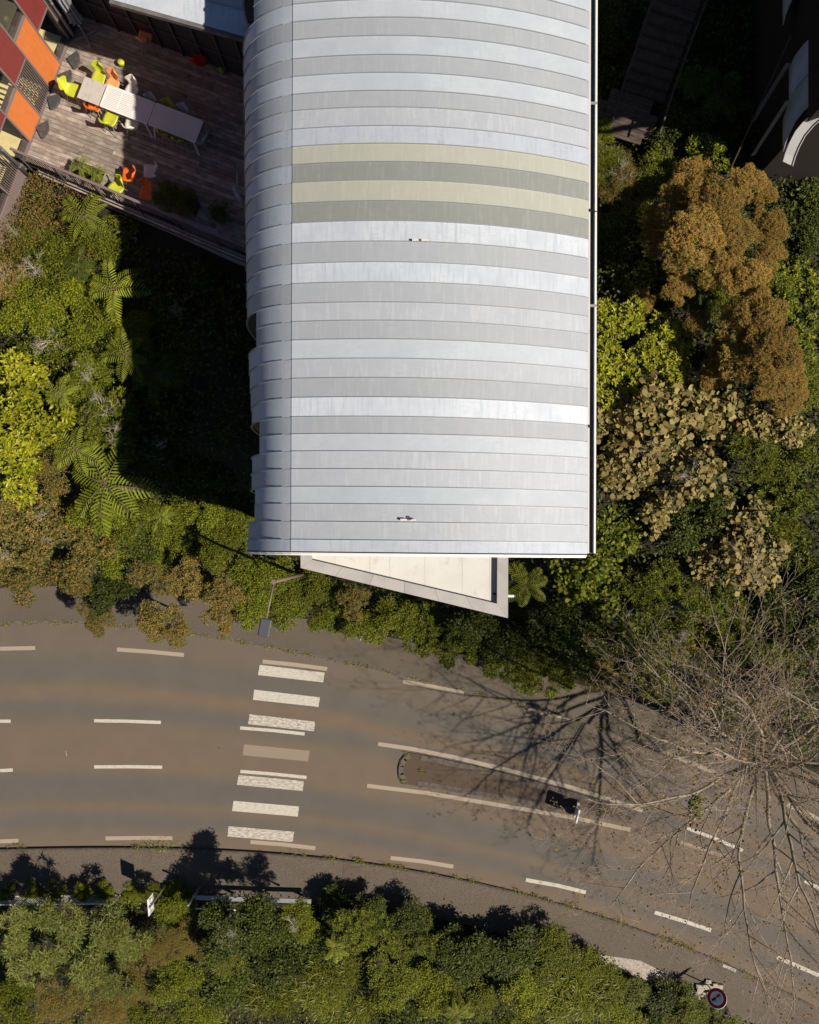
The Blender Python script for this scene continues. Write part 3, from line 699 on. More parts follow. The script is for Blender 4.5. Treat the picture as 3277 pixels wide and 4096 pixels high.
# dark layer under the panels that shows in the joints
mb = MB(); yy0, yy1 = sy_[0], sy_[-1]
und = [(-3.16, 16.60)] + [(x, z - .03) for x, z in RP]
mb.grid([[Vector(bmap(x, yy1 + .03, z)) - bo for x, z in und], [Vector(bmap(x, yy0, z)) - bo for x, z in und]])
mb.build('underlay', M['slot'], bld)
# longitudinal joint cover
# front fascia
P1 = prof_side(2180)[::-1] + RP
for k, (dy, dz, ww, m) in enumerate([(-.012, -.02, .03, 'slot'), (-.045, -.045, .03, 'white_metal'), (-.085, -.16, .03, 'white_metal')]):
    V = []
    mb = MB()
    for i, (x, z) in enumerate(P1):
        y = yy1 + dy
        zz = z + dz
        for a, b_ in ((y + ww / 2, zz), (y - ww / 2, zz), (y - ww / 2, zz - .22), (y + ww / 2, zz - .22)): mb.v.append(tuple(Vector(bmap(x, a, b_)) - bo))
    n = len(P1)
    for i in range(n - 1):
        for k2 in range(4): mb.f.append([i * 4 + k2, (i + 1) * 4 + k2, (i + 1) * 4 + (k2 + 1) % 4, i * 4 + (k2 + 1) % 4]); mb.mi.append(0)
    mb.build('fascia', M[m], bld)
# gutter along the right eave
zg = zr(4.7) - .06
def gbar(name, x, z, wd, ht, m, y0=yy1 + .02, y1=yy0):
    mb = MB(); mb.hexa([Vector(bmap(*p)) - bo for p in [(x, y0, z), (x + wd, y0, z), (x + wd, y1, z), (x, y1, z), (x, y0, z + ht), (x + wd, y0, z + ht), (x + wd, y1, z + ht), (x, y1, z + ht)]])
    return mb.build(name, M[m], bld)
gbar('eave_trim', 4.712, zg - .03, .045, .05, 'cream_metal')
gbar('gutter', 4.76, zg - .17, .125, .03, 'gutter')
gbar('gutter_lip', 4.887, zg - .17, .05, .17, 'white_metal')
for s in (405, 1213, 837):
    y = (2185 - s) * 20.2 / 3040
    MB().box(Vector(bmap(4.83, y, zg + .0)) - bo, (.2, .07 if s != 837 else .03, .02), 0).build('gutter_bracket', M['grey_metal'] if s != 837 else M['black'], bld)
for s in (835, 1695):
    y = (2185 - s) * 20.2 / 3040; m_ = MB(); p = Vector(bmap(4.75, y, zg + .025)) - bo; disc(m_, p, .04, p.z, p.z + .02, 12); m_.build('outlet_hole', M['black'], bld)
# walls
def wbox(name, x0, x1, y0, y1, z0, z1, m):
    mb = MB(); mb.hexa([Vector(bmap(*p)) - bo for p in [(x0, y0, z0), (x1, y0, z0), (x1, y1, z0), (x0, y1, z0), (x0, y0, z1), (x1, y0, z1), (x1, y1, z1), (x0, y1, z1)]])
    return mb.build(name, M[m], bld)
wbox('wall', -3.95, -3.80, yy1 + .35, yy0, 2, 15.9, 'wall_dark'); wbox('wall', 4.3, 4.45, yy1 + .35, yy0, 2, 15.7, 'wall_dark')
wbox('wall', -3.80, 4.3, yy1 + .35, yy1 + .5, .3, 15.6, 'mauve'); wbox('wall', -3.80, 4.3, yy0 - .2, yy0 - .05, 2, 15.6, 'wall_dark')
for x in (-2.9, -.9, 1.1):
    wf = wbox('window', x, x + 1.6, yy1 + .31, yy1 + .348, 11.2, 12.8, 'dark_metal')
    g_ = MB(); a = Vector(bmap(x + .08, yy1 + .3, 11.28)) - bo; b_ = Vector(bmap(x + 1.52, yy1 + .3, 12.72)) - bo
    g_.hexa([(a.x, a.y - .01, a.z), (b_.x, a.y - .01, a.z), (b_.x, a.y, a.z), (a.x, a.y, a.z), (a.x, a.y - .01, b_.z), (b_.x, a.y - .01, b_.z), (b_.x, a.y, b_.z), (a.x, a.y, b_.z)]).build('pane', M['slot'], wf)
# end cheeks closing the steps between long and short bands
for i in range(1, len(seamS) - 1):
    pa, pb = prof_side(seamS[i - 1]), prof_side(seamS[i])
    if abs(pa[-1][1] - pb[-1][1]) > .5:
        longp = pa if pa[-1][1] < pb[-1][1] else pb; yy = sy_[i] + (.03 if longp is pa else -.03)
        pts = [p for p in longp if p[1] < max(pa[-1][1], pb[-1][1]) + .2]
        mb = MB(); b = 0; V = []
        for x, z in pts: V += [Vector(bmap(x + .015, yy, z)) - bo, Vector(bmap(x + .50 - .25 * max(0, 15 - z), yy, z - .02)) - bo]
        mb.v = [tuple(v) for v in V]
        for k in range(len(pts) - 1): mb.f.append([2 * k, 2 * k + 1, 2 * k + 3, 2 * k + 2]); mb.mi.append(0)
        mb.build('end_cheek', M['dark_metal'], bld)
# roof anchors
for sx, sy, lab in ((1680, 966, 'pair of small cream roof anchor clamps on the seam below the bright white band'), (1633, 2080, 'pair of small roof anchor clamps with a hook near the front end of the roof')):
    p = W(sx, sy, 16.9); t = thing('roof_anchor', lab, 'roof anchor', (p.x, p.y, zr(p.x) + .02), -TH, 'roof anchors')
    for dx in (-.115, .115):
        c_ = MB(); c_.box((dx, 0, .045), (.16, .035, .05)); c_.box((dx, 0, .075), (.155, .05, .012)); c_.build('clamp', M['cream_metal'], t)
        c_ = MB(); c_.tube([(dx + .03, -.04, .04), (dx + .03, .04, .04)], .009, 6); c_.build('bolt', M['dark_metal'], t)
    MB().bar((-.04, 0, .05), (.04, .01, .08), .012, .012).build('link', M['galv'], t)
    if sy > 2000: MB().tube([(.06, .0, .08), (.09, .02, .13), (.14, .03, .15), (.17, .02, .12)], .014, 6).build('hook', M['galv'], t)
# triangular concrete canopy in front
cz = 14.0
co_ = [W(1202.6, 2150, cz), W(1202.6, 2272, cz), W(2032.5, 2472.5, cz), W(2034, 2150, cz)]
ci_ = [W(1247.8, 2150, cz), W(1247.8, 2239, cz), W(1988.7, 2415, cz), W(1990.8, 2150, cz)]
can = thing('concrete_canopy', 'wedge-shaped flat concrete roof with a raised rim in front of the vaulted roof', 'canopy', (co_[2].x - 1, -1, 10)); cb = can.location.copy()
mb = MB(); mb.prism([(p.x - cb.x, p.y - cb.y) for p in co_], 2.6, 3.82); mb.build('slab', M['concrete'], can)
mb = MB(); mb.prism([(p.x - cb.x, p.y - cb.y) for p in ci_], 3.822, 3.83); mb.build('roof_floor', M['concrete_white'], can)
def rim(a0, a1, b0, b1, n):
    for k in range(n):
        f0, f1 = k / n + .0006, (k + 1) / n - .0006
        q = [a0.lerp(a1, f0), a0.lerp(a1, f1), b0.lerp(b1, f1), b0.lerp(b1, f0)]; q = [v - cb for v in q]
        mb = MB(); mb.prism([(v.x, v.y) for v in q], 3.81, 4.0 + random.uniform(-.003, .003)); mb.build('coping', M['concrete'], can)
rim(co_[0], co_[1], ci_[0], ci_[1], 1); rim(co_[1], co_[2], ci_[1], ci_[2], 6); rim(co_[2], co_[3], ci_[2], ci_[3], 2)
for sx in (1340, 1480, 1560, 1700, 1850, 1960):
    y1 = W(0, 2239 + (sx - 1247) * (2415 - 2239) / 741 - 6, 13.83).y; x = W(sx, 0, 13.83).x - cb.x
    mb = MB(); mb.box((x, (y1 + .2) / 2 - cb.y, 3.833), (.005, .2 - y1, .002)); mb.build('joint', M['concrete'], can)
mb = MB(); p = W(2034, 2384, 13.75) - cb; mb.tube([p + Vector((-.02, 0, 0)), p + Vector((.17, 0, 0))], .04, 10); mb.build('spout', M['white_metal'], can)
mb = MB(); p = W(1978, 2375, 13.83) - cb; mb.box((p.x, p.y, 3.86), (.07, .07, .06)); mb.build('drain', M['slot'], can)
mb = MB(); q = [v - cb for v in co_]
mb.prism([(q[0].x + .8, q[0].y), (q[1].x + 1.2, q[1].y - .12), (q[2].x - .8, q[2].y + .5), (q[3].x - .8, q[3].y)], -9, 2.598); mb.build('wall', M['concrete_dark'], can)
# torn white cloth on the left side of the building
mb = MB()
A_ = [W(955, 660, 13.6), W(948, 690, 13.6), W(944, 735, 13.6), W(928, 745, 13.6), W(938, 775, 13.6), W(966, 818, 13.6)]
B_ = [W(958, 662, 13.3), W(955, 700, 13.2), W(955, 730, 13.2), W(952, 742, 13.2), W(955, 775, 13.3), W(972, 800, 13.6)]
mb.grid([[a + Vector((0, 0, .04 * math.sin(i * 2))) for i, a in enumerate(A_)], B_]); o = mb.build('cloth', M['cloth_white'], smooth=True); md = o.modifiers.new('t', 'SOLIDIFY'); md.thickness = .006
tag(o, 'strip of pale cloth flapping from the left eave of the vaulted roof above the deck', 'cloth')

# ------------------------------------------------------------------ left building, deck, upper roof
AN = math.radians(20.8); U = Vector((math.cos(AN), -math.sin(AN), 0)); Vv = Vector((math.sin(AN), math.cos(AN), 0))
A0 = W(278, 158, 9.7); DZ = 9.7
def L(s, w_, z): return Vector((A0.x, A0.y, 0)) + U * s + Vv * w_ + Vector((0, 0, z))
lb = thing('panelled_building', 'building with a facade of red, orange, slatted and glazed panels in mauve frames', 'building', L(0, -3, 9.3)); lo = lb.location.copy()
lb.rotation_euler = (0, 0, -AN)
def lbx(s0, s1, w0, w1, z0, z1): # local box coordinates relative to lb
    return [(s0, w0 + 3, z0 - 9.3), (s1, w0 + 3, z0 - 9.3), (s1, w1 + 3, z0 - 9.3), (s0, w1 + 3, z0 - 9.3), (s0, w0 + 3, z1 - 9.3), (s1, w0 + 3, z1 - 9.3), (s1, w1 + 3, z1 - 9.3), (s0, w1 + 3, z1 - 9.3)]
def lbox(name, m, *a, parent=lb): mb = MB(); mb.hexa(lbx(*a)); return mb.build(name, M[m], parent)
colw = [0, .90, 1.84, 2.83, 3.80, 4.78, 5.78, 6.82, 7.85, 8.9, 9.9]
cells = [[('glass', 1.6), ('red', 2.2), ('orange', 2)], [('orange', 2.4), ('glass', 1.6), ('red', 2)], [('grille', 1.7), ('red', 2.4), ('glass', 1.6)], [('orange', 1.6), ('glass', 1.5), ('red', 2.7)],
         [('glass', 1.6), ('red', 2.2), ('orange', 2)], [('solid', .42), ('grille', 1.55), ('glass', 1.4), ('red', 2.3)], [('solid', .42), ('glass', 1.6), ('orange', 3.7)], [('solid', .42), ('glass', 1.5), ('red', 3.8)], [('orange', 2), ('red', 3.7)], [('glass', 2), ('orange', 3.7)]]
ZT = 15.4
for j in range(len(colw) - 1):
    w1, w0 = -colw[j], -colw[j + 1]
    zb = DZ + .02 if j < 5 else 9.32
    if j == 0: lbox('mullion', 'mauve', -.05, .03, w1 - .03, w1 + .03, zb - .3, ZT)
    lbox('mullion', 'mauve', -.05, .03, w0 - .032, w0 + .032, zb - .3, ZT)
    z = zb; a, b_ = w0 + .034, w1 - .034
    lbox('sill', 'mauve', -.05, .028, a, b_, z - .3, z + .03); z += .03
    for kind, h in cells[j]:
        z1 = min(z + h, ZT)
        if z1 - z < .2: break
        lbox('transom', 'mauve', -.05, .028, a, b_, z1 - .05, z1)
        if kind in ('red', 'orange'): lbox('panel', kind + '_panel', -.03, .012, a, b_, z, z1 - .052)
        elif kind == 'solid': lbox('panel', 'mauve', -.03, .014, a, b_, z, z1 - .052)
        else:
            fr = lbox('window', 'dark_metal', -.20, -.06, a, b_, z, z + .09)
            lbox('pane', 'glass', -.045, -.039, a, b_, z, z1 - .052, parent=fr); bpy.context.view_layer.update()
            if kind == 'grille':
                n = 12
                for q in range(n):
                    ww = a + (b_ - a) * (q + .5) / n; MB().hexa(lbx(-.03, .02, ww - .012, ww + .012, z, z1 - .052)).build('slat', M['mauve'], lb)
        z = z1
# fix parenting offset of panes (children of unrotated window meshes share the building frame)
lbox('corner_wall', 'wall_dark', -.3, .05, .03, 1.3, 9.3, ZT)
lbox('interior_floor', 'beige_floor', -1.45, -.06, -4.75, 0, 9.6, 9.69); lbox('interior_floor', 'beige_floor', -1.45, -.06, -9.9, -4.77, 9.2, 9.38)
lbox('interior_floor', 'interior', -5, -1.452, -9.9, 0, 9.3, 9.68)  # same floor beyond the sunlit strip, its shade put into a dark colour
lbox('wall', 'interior', -5.1, -5.0, -9.9, 0, 9.3, ZT)
lbox('ceiling', 'interior', -5.0, -.06, -9.9, 0, 12.45, 12.65)
lbox('roof', 'zinc_grey', -6, .0, -10, 1.3, ZT + .002, ZT + .2)
# blinds behind the window of the fourth column, post and cord details
for q in range(5):
    ww = -3.0 - q * .17; MB().hexa(lbx(-.5, -.12, ww - .05, ww + .05, 11.5, 11.53)).build('blind_slat', M['beige_floor'], lb)
for q in range(9):
    ww = -1.95 - q * .1; MB().hexa(lbx(-1.0, -.14, ww - .022, ww + .022, 9.75, 9.78)).build('floor_strip', M['beige_floor'], lb)
lbox('beam', 'orange_panel', -.6, -.45, -1.3, -1.0, 12.1, 12.4)
for (w_, zt, zb) in ((.14, 15.0, 9.72), (-4.80, 15.0, 9.45)):
    mb = MB(); mb.tube([(.13, w_ + 3, zb - 9.3), (.13, w_ + 3, zt - 9.3)], .058, 14); dp = mb.build('downpipe', M['grey_metal'], lb, smooth=True)
    for z in np.arange(zb + .55, zt, 1.1):
        mb = MB(); mb.tube([(.13, w_ + 3, z - 9.3), (.13, w_ + 3, z - 9.27)], .066, 14); mb.build('collar', M['galv'], dp)
    mb = MB(); mb.bar((.04, w_ + 3, 1.0), (.13, w_ + 3, 1.0), .03, .03); mb.build('bracket', M['galv'], dp)

# deck
dk = thing('timber_deck', 'weathered brown timber deck between the panelled facade and the vaulted building', 'deck', L(3.5, -2, DZ)); dk.rotation_euler = (0, 0, -AN); do = dk.location
R0 = W(40, 593, 10.72); R1 = W(956, 976, 10.72); RD = (R1 - R0).normalized(); RD.z = 0; R2 = R0 + RD * 8.9
def rail_w(s):   # local w of the rail line at s
    # intersect
    p = R0 - Vector((A0.x, A0.y, 0)); s0, w0 = p.dot(U), p.dot(Vv); q = RD; ds, dw = q.dot(U), q.dot(Vv)
    return w0 + (s - s0) * dw / ds
def s_end(w_):  # where the row meets the right-hand wall at x=-4.25
    return (-4.25 - A0.x - Vv.x * w_) / U.x
pitch = .142; wv = .93
while wv > -5.6:
    s0 = .04 if wv > -4.8 else None
    se = s_end(wv)
    # left limit where rail line is above this row
    cand = [s for s in np.arange(.04, se, .05) if rail_w(s) + .07 < wv - pitch / 2]
    if cand:
        s0 = cand[0]; cuts = [s0]
        x = s0 + random.uniform(1.2, 3.6)
        while x < se - .5: cuts.append(x); x += random.uniform(2.4, 3.8)
        cuts.append(se)
        for a, b_ in zip(cuts[:-1], cuts[1:]):
            MB().box(((a + b_) / 2 - 3.5, wv - pitch / 2 + 2, -.0125 + random.uniform(-.003, .003)), (b_ - a - .006, pitch - .010, .027)).build('board', M['deck_wood'], dk)
    wv -= pitch
# substructure
mb = MB(); pts = [R0 + Vector((0, 0, 0)), R2, Vector((-4.3, 17.0, 0)), L(0, .9, 0), L(0, -4.9, 0)]
iv = Matrix.Rotation(AN, 3, 'Z')
def dl(p): q = iv @ (Vector((p.x, p.y, 0)) - Vector((do.x, do.y, 0))); return (q.x, q.y)
mb.prism([dl(pts[0] + RD.cross(Vector((0, 0, 1))) * -.12), dl(pts[1] + RD.cross(Vector((0, 0, 1))) * -.12), dl(pts[2]), dl(pts[3]), dl(pts[4])], -.14, -.04); mb.build('joists', M['dark_wood'], dk)
def dbar(name, off, z, wd, ht, m, s0=0.3, s1=8.9):
    nrm = Vector((RD.y, -RD.x, 0)); a = R0 + RD * s0 + nrm * off; b_ = R0 + RD * s1 + nrm * off
    a2, b2 = dl(a), dl(b_)
    mb = MB(); mb.bar((a2[0], a2[1], z - DZ), (b2[0], b2[1], z - DZ), wd, ht); return mb.build(name, M[m], dk)
dbar('edge_board', .02, 9.68, .10, .05, 'grey_wood', .5); dbar('edge_board', .13, 9.60, .05, .10, 'deck_wood', .5); dbar('edge_beam', .12, 9.40, .05, .1, 'dark_wood', .5)
dbar('support_wall', -.02, 8.55, .2, 1.5, 'concrete', .8)
dbar('lower_beam', .75, 8.9, .10, .12, 'grey_wood', 1.2, 4.2)
# railing
rl = thing('deck_railing', 'dark metal railing with vertical balusters along the lower edge of the timber deck', 'railing', (R0.x, R0.y, 9.62), math.atan2(RD.y, RD.x))
MB().box((4.45, 0, 1.1), (8.9, .085, .035)).build('top_rail', M['mauve'], rl); MB().box((4.45, 0, .12), (8.9, .04, .02)).build('bottom_rail', M['dark_metal'], rl)
bal = MB().box((0, 0, .60), (.016, .022, .95)).mesh('baluster', M['dark_metal'])
for i in range(74): link('baluster', bal, rl, (.06 + i * .12, 0, 0))
pst = MB().box((0, .0, .45), (.045, .045, 1.28)).mesh('post', M['dark_metal'])
for i in range(7): link('post', pst, rl, (.12 + i * 1.44, -.04, 0))

# upper roof + dark glazed wall
ur = thing('side_roof_building', 'low pale metal roof over a dark wall at the top of the deck', 'building', W(735, 75, 14)); uo = ur.location.copy()
e0 = W(438, -1, 14); e1 = W(1010, 158, 14); ed = (e1 - e0).normalized(); en = Vector((-ed.y, ed.x, 0))
e1 = e1 + ed * .6
for k in range(7):
    a = e0 + en * (k * .72 + .03); b_ = e1 + en * (k * .72 + .03); c_ = e1 + en * (k * .72 + .74); d_ = e0 + en * (k * .72 + .74)
    mb = MB(); mb.prism([((v - uo).x, (v - uo).y) for v in (a, b_, c_, d_)], -.03, .0 + .002 * (k % 2)); mb.build('roof_sheet', M[('zinc_bright', 'zinc_white', 'zinc_blue')[k % 3]], ur)
    mb = MB(); mb.bar(d_ - uo + Vector((0, 0, .015)), c_ - uo + Vector((0, 0, .015)), .02, .04); mb.build('seam', M['zinc_seam'], ur)
mb = MB(); mb.bar(e0 - uo + en * -.03 + Vector((0, 0, -.07)), e1 - uo + en * -.03 + Vector((0, 0, -.07)), .10, .12); mb.build('fascia', M['concrete_dark'], ur)
mb = MB(); mb.bar(e0 - uo + en * .1 + Vector((0, 0, -.2)), e1 - uo + en * .1 + Vector((0, 0, -.2)), .16, .12); mb.build('fascia', M['dark_wood'], ur)
wl = L(-.3, .98, 0); wr = L(9, .98, 0)
mb = MB(); mb.bar(Vector((wl.x, wl.y, 11.8)) - uo, Vector((wr.x, wr.y, 11.8)) - uo, .1, 4.3); mb.build('wall', M['wall_dark'], ur)
pm = MB().box((0, 0, 0), (.06, .08, 4.2)).mesh('mullion', M['dark_metal'])
for k in range(11):
    p = L(-.1 + k * .8, .89, 11.8) - uo; link('mullion', pm, ur, p, -AN)
for z in (10.7, 11.9):
    a = L(0, .9, z) - uo; b_ = L(8, .9, z) - uo; mb = MB(); mb.bar(a, b_, .05, .05); mb.build('transom', M['dark_metal'], ur)

# ------------------------------------------------------------------ furniture on the deck
def shell_mesh(name, m):
    prof = [(.215, .425, .17), (.19, .442, .20), (.08, .44, .21), (-.06, .43, .205), (-.15, .435, .175), (-.195, .475, .14), (-.225, .54, .135), (-.25, .62, .19), (-.275, .70, .225), (-.30, .77, .19), (-.315, .815, .10)]
    rows = []
    for i, (y, z, hw) in enumerate(prof):
        r = []
        for k in range(7):
            f = -1 + 2 * k / 6; side = f * f
            back = max(0, min(1, (i - 4) / 4)); r.append((f * hw, y + back * side * .10, z + (1 - back) * side * .02 + (.02 * side if i in (5, 6) else 0)))
        rows.append(r)
    mb = MB(); mb.grid(rows); me = mb.mesh(name, m, True)
    bm = bmesh.new(); bm.from_mesh(me); bmesh.ops.solidify(bm, geom=list(bm.faces), thickness=.014); bmesh.ops.recalc_face_normals(bm, faces=bm.faces); bm.to_mesh(me); bm.free()
    me.polygons.foreach_set('use_smooth', [True] * len(me.polygons))
    return me
def leg_mesh(name, m):
    me = {}
    for fx, fy in ((-1, 1), (1, 1), (-1, -1), (1, -1)):
        mb = MB(); mb.tube([(fx * .13, fy * .12, .425), (fx * .20, fy * (.21 if fy > 0 else .27), 0)], [.013, .010], 7); me[(fx, fy)] = mb.mesh(name, m)
    return me
shells = {}; legs = leg_mesh('leg', M['galv'])
def chair(col, sx, sy, face, label, tilt=None):
    if col not in shells: shells[col] = shell_mesh('shell', M[col])
    p = W(sx, sy, DZ + .44)
    t = thing('chair', label, 'chair', (p.x, p.y, DZ), face, 'moulded chairs on the timber deck')
    t.scale = (1.12, 1.12, 1.08)
    link('shell', shells[col], t)
    for k, me in legs.items(): link('leg', me, t)
    return t
# facing angle: local +y is the front
fd = -AN
dn = fd + PI; upf = fd; rt = fd - PI / 2; lf = fd + PI / 2
chair('lime', 397, 312, dn + .12, 'lime chair above the stone-topped table, leftmost of the upper row')
chair('peach', 452, 340, dn - .05, 'pale orange chair between the lime and white chairs above the table')
chair('chair_white', 530, 366, dn, 'white chair half in sun at the middle of the upper row')
chair('chair_grey', 606, 434, dn + .05, 'grey chair in shade where the two slatted tables meet')
chair('chair_green', 674, 455, dn, 'green chair in shade above the right slatted table')
chair('chair_grey', 733, 474, dn - .05, 'dark grey chair in shade above the far end of the right table')
chair('lime', 290, 362, rt, 'lime chair at the left end of the stone-topped table')
chair('orange', 383, 424, upf - .1, 'bright orange chair below the stone-topped table')
chair('lime', 442, 482, upf - .12, 'lime chair below the sunlit slatted table')
chair('chair_white', 530, 500, upf + .05, 'white chair below the slatted table at the edge of the shade')
chair('chair_green', 672, 528, upf - .05, 'green chair below the right table, the left one of two')
chair('chair_green', 728, 552, upf + .06, 'green chair below the right table, the right one of two')
chair('chair_grey', 806, 552, lf, 'grey chair at the right end of the tables in deep shade')
chair('peach', 583, 152, upf + .25, 'orange chair alone in the shade by the dark upper wall')
chair('red', 799, 246, upf + .1, 'dark red chair in the shade left of the vaulted roof')
chair('orange', 520, 702, lf + .25, 'orange chair by the railing facing left toward the fern planter')
chair('chair_white', 606, 688, lf + .35, 'white chair in shade right of the orange railing chair')
chair('lime', 470, 752, dn - .5, 'lime chair pushed against the railing')
chair('orange', 590, 772, dn + .2, 'orange chair in shade beside the spiky planter, nearest the railing')
def table(c, lu, lv, label, slat=True):
    p = W(c[0], c[1], DZ + .74); t = thing('table', label, 'table', (p.x, p.y, DZ), -AN - .008)
    if slat:
        e = .06
        for s_ in (-1, 1):
            MB().box((0, s_ * (lv / 2 - e / 2), .725), (lu - .10, e, .03)).build('frame_rail', M['table_white'], t, bevel=.006)
            MB().box((s_ * (lu / 2 - e / 2), 0, .725), (e, lv - .10, .03)).build('frame_rail', M['table_white'], t, bevel=.006)
            for s2 in (-1, 1):
                m_ = MB(); cx, cy = s_ * (lu / 2 - .05), s2 * (lv / 2 - .05)
                m_.prism([(cx, cy)] + [(cx + s_ * .05 * math.cos(a * PI / 8), cy + s2 * .05 * math.sin(a * PI / 8)) for a in range(5)], .71, .74); m_.build('corner', M['table_white'], t)
        n = 12; pw = (lv - 2 * e) / n
        for i in range(n): MB().box((0, -lv / 2 + e + pw * (i + .5), .727), (lu - 2 * e, pw - .009, .022)).build('slat', M['table_white'], t)
        for x in (-lu / 6, lu / 6): MB().box((x, 0, .7405), (.035, lv - 2 * e, .006)).build('cross_bar', M['table_white'], t)
        m_ = MB(); disc(m_, (0, 0), .045, .744, .752, 14); m_.build('parasol_cap', M['table_white'], t)
    else:
        MB().box((0, 0, .727), (lu, lv, .026)).build('tabletop', M['table_stone'], t, bevel=.004)
    for sx in (-1, 1):
        for sy in (-1, 1):
            m_ = MB(); m_.bar((sx * (lu / 2 - .18), sy * (lv / 2 - .12), .70), (sx * (lu / 2 - .04), sy * (lv / 2 + .06), 0), .055, .04); m_.build('leg', M['table_white'] if slat else M['galv'], t)
    return t
table((366, 363), .77, .76, 'square table with a speckled stone top at the left end of the row', False)
table((509, 416), 1.72, .80, 'white slatted table half in sun, in the middle of the row')
table((702.5, 490), 1.72, .80, 'white slatted table in full shade at the right end of the row')
for sx, sy, az, lab in [(296, 243, .1, 'dark wedge-shaped ballast stone nearest the parasol stand'), (262, 313, -.15, 'dark wedge-shaped ballast stone just above the end lime chair'), (216, 406, -.25, 'dark wedge-shaped ballast stone below the shadow at the facade'), (172, 520, -.05, 'dark wedge-shaped ballast stone nearest the railing')]:
    p = W(sx, sy, DZ); q = -.26 + az; t_ = MB(); r_ = .46
    cx, cy = -.24 * math.cos(q), -.24 * math.sin(q)
    poly = [(cx, cy)] + [(cx + r_ * math.cos(q + a), cy + r_ * math.sin(q + a)) for a in np.linspace(-.80, .80, 9)]
    t_.prism(poly, 0.004, .075)
    tag(t_.build('ballast_stone', M['stone_dark'], loc=(p.x, p.y, DZ + .012), bevel=.012), lab, 'ballast stone', 'parasol ballast stones')
# parasol, folded, on a cross stand
p = W(345, 146, DZ); t = thing('parasol', 'folded grey parasol on a cross-shaped metal stand at the top of the deck', 'parasol', (p.x, p.y, DZ))
for a in (.45, .45 + PI / 2):
    MB().bar((-.42 * math.cos(a), -.42 * math.sin(a), .05), (.42 * math.cos(a), .42 * math.sin(a), .05), .06, .04).build('stand_arm', M['galv'], t)
MB().tube([(0, 0, .03), (0, 0, 2.9)], .024, 8).build('pole', M['galv'], t)
rows = []
for i, (z, r_) in enumerate([(.85, .20), (1.0, .17), (1.4, .15), (1.9, .17), (2.4, .12), (2.75, .04)]):
    rows.append([((r_ * (1 + .28 * math.cos(k * PI))) * math.cos(2 * PI * k / 20) + .02, (r_ * (1 + .28 * math.cos(k * PI))) * math.sin(2 * PI * k / 20), z) for k in range(21)])
MB().grid(rows).build('canopy', M['cloth_grey'], t); MB().tube([(0, 0, 1.35), (0, 0, 1.39)], .19, 12).build('tie', M['cloth_grey'], t)
# small stools / bowls seen from above
for sx, sy, m_, lab in [(491, 261, 'lime', 'small rounded lime-yellow stool lying alone on the deck'), (890, 290, 'chair_green', 'small green rounded bowl in the shade by the vaulted roof')]:
    p = W(sx, sy, DZ); mb = MB(); R_ = [(.02, .07), (.10, .10), (.18, .11), (.22, .09), (.235, .0)]
    rows = [[(r_ * 1.15 * math.cos(2 * PI * k / 14), r_ * math.sin(2 * PI * k / 14), z) for k in range(15)] for z, r_ in R_]; mb.grid(rows)
    tag(mb.build('stool', M[m_], smooth=True, loc=(p.x, p.y, DZ + .01), rz=-.4), lab, 'stool')
# planters
def planter(sx, sy, lu, lv, label, m='dark_wood', endm='grey_wood'):
    p = W(sx, sy, DZ + .3); t = thing('planter', label, 'planter', (p.x, p.y, DZ + .005), -AN - .02)
    for s_ in (-1, 1):
        MB().box((0, s_ * lv / 2, .17), (lu, .03, .34)).build('side_board', M[m], t)
        MB().box((s_ * (lu / 2 + .017), 0, .18), (.03, lv + .03, .36)).build('end_board', M[endm], t)
    MB().box((0, 0, .15), (lu - .01, lv - .04, .28)).build('soil', M['soil'], t)
planter(352, 690, 1.15, .45, 'long wooden planter with a pale end board, full of yellow-green ferns')
planter(712, 800, 1.25, .45, 'long wooden planter of spiky plants in the shade by the railing', 'dark_wood', 'dark_wood')
p = W(884, 872, DZ); t = thing('plant_pot', 'round brown pot on the shaded deck corner beside the railing', 'plant pot', (p.x, p.y, DZ + .01))
rows = [[(r_ * math.cos(2 * PI * k / 20), r_ * math.sin(2 * PI * k / 20), z) for k in range(21)] for z, r_ in [(0, .17), (.25, .235), (.36, .26), (.40, .275), (.40, .235), (.33, .225)]]
MB().grid(rows).build('pot', M['terracotta'], t, smooth=True); m_ = MB(); disc(m_, (0, 0), .224, .28, .33, 20); m_.build('soil', M['soil'], t)

# ------------------------------------------------------------------ right-hand vaulted building and timber stair in the shade
tb = thing('neighbouring_vaulted_building', 'second vaulted building with a white roof edge, mostly in shade at the top right', 'building', (13, 12.4, 8)); to = tb.location.copy()
TP = [tuple(W(a, b, z)) for a, b, z in [(3133, 645, 11.0), (3143, 610, 11.15), (3158, 572, 11.35), (3182, 525, 11.6), (3215, 485, 11.85), (3250, 453, 12.1), (3300, 418, 12.4)]]
TP += [(13.0, 13.2, 13.6), (13.1, 12.2, 15.3), (13.8, 11.5, 17.0), (16, 11.9, 17.5), (18.5, 11.9, 17.7), (23, 12.0, 16.8)]  # unseen upper roof, raised to cast shade over the stair and landing
def tband(name, y0, y1, m, lim=0, dz=0.0, parent=tb):
    mb = MB(); P = TP[lim:]
    mb.grid([[Vector((x, y + yy, z + dz)) - to for x, y, z in P] for yy in (y1, y0)]); o = mb.build(name, M[m], parent, smooth=True)
    md = o.modifiers.new('thickness', 'SOLIDIFY'); md.thickness = .03; md.offset = 0; return o
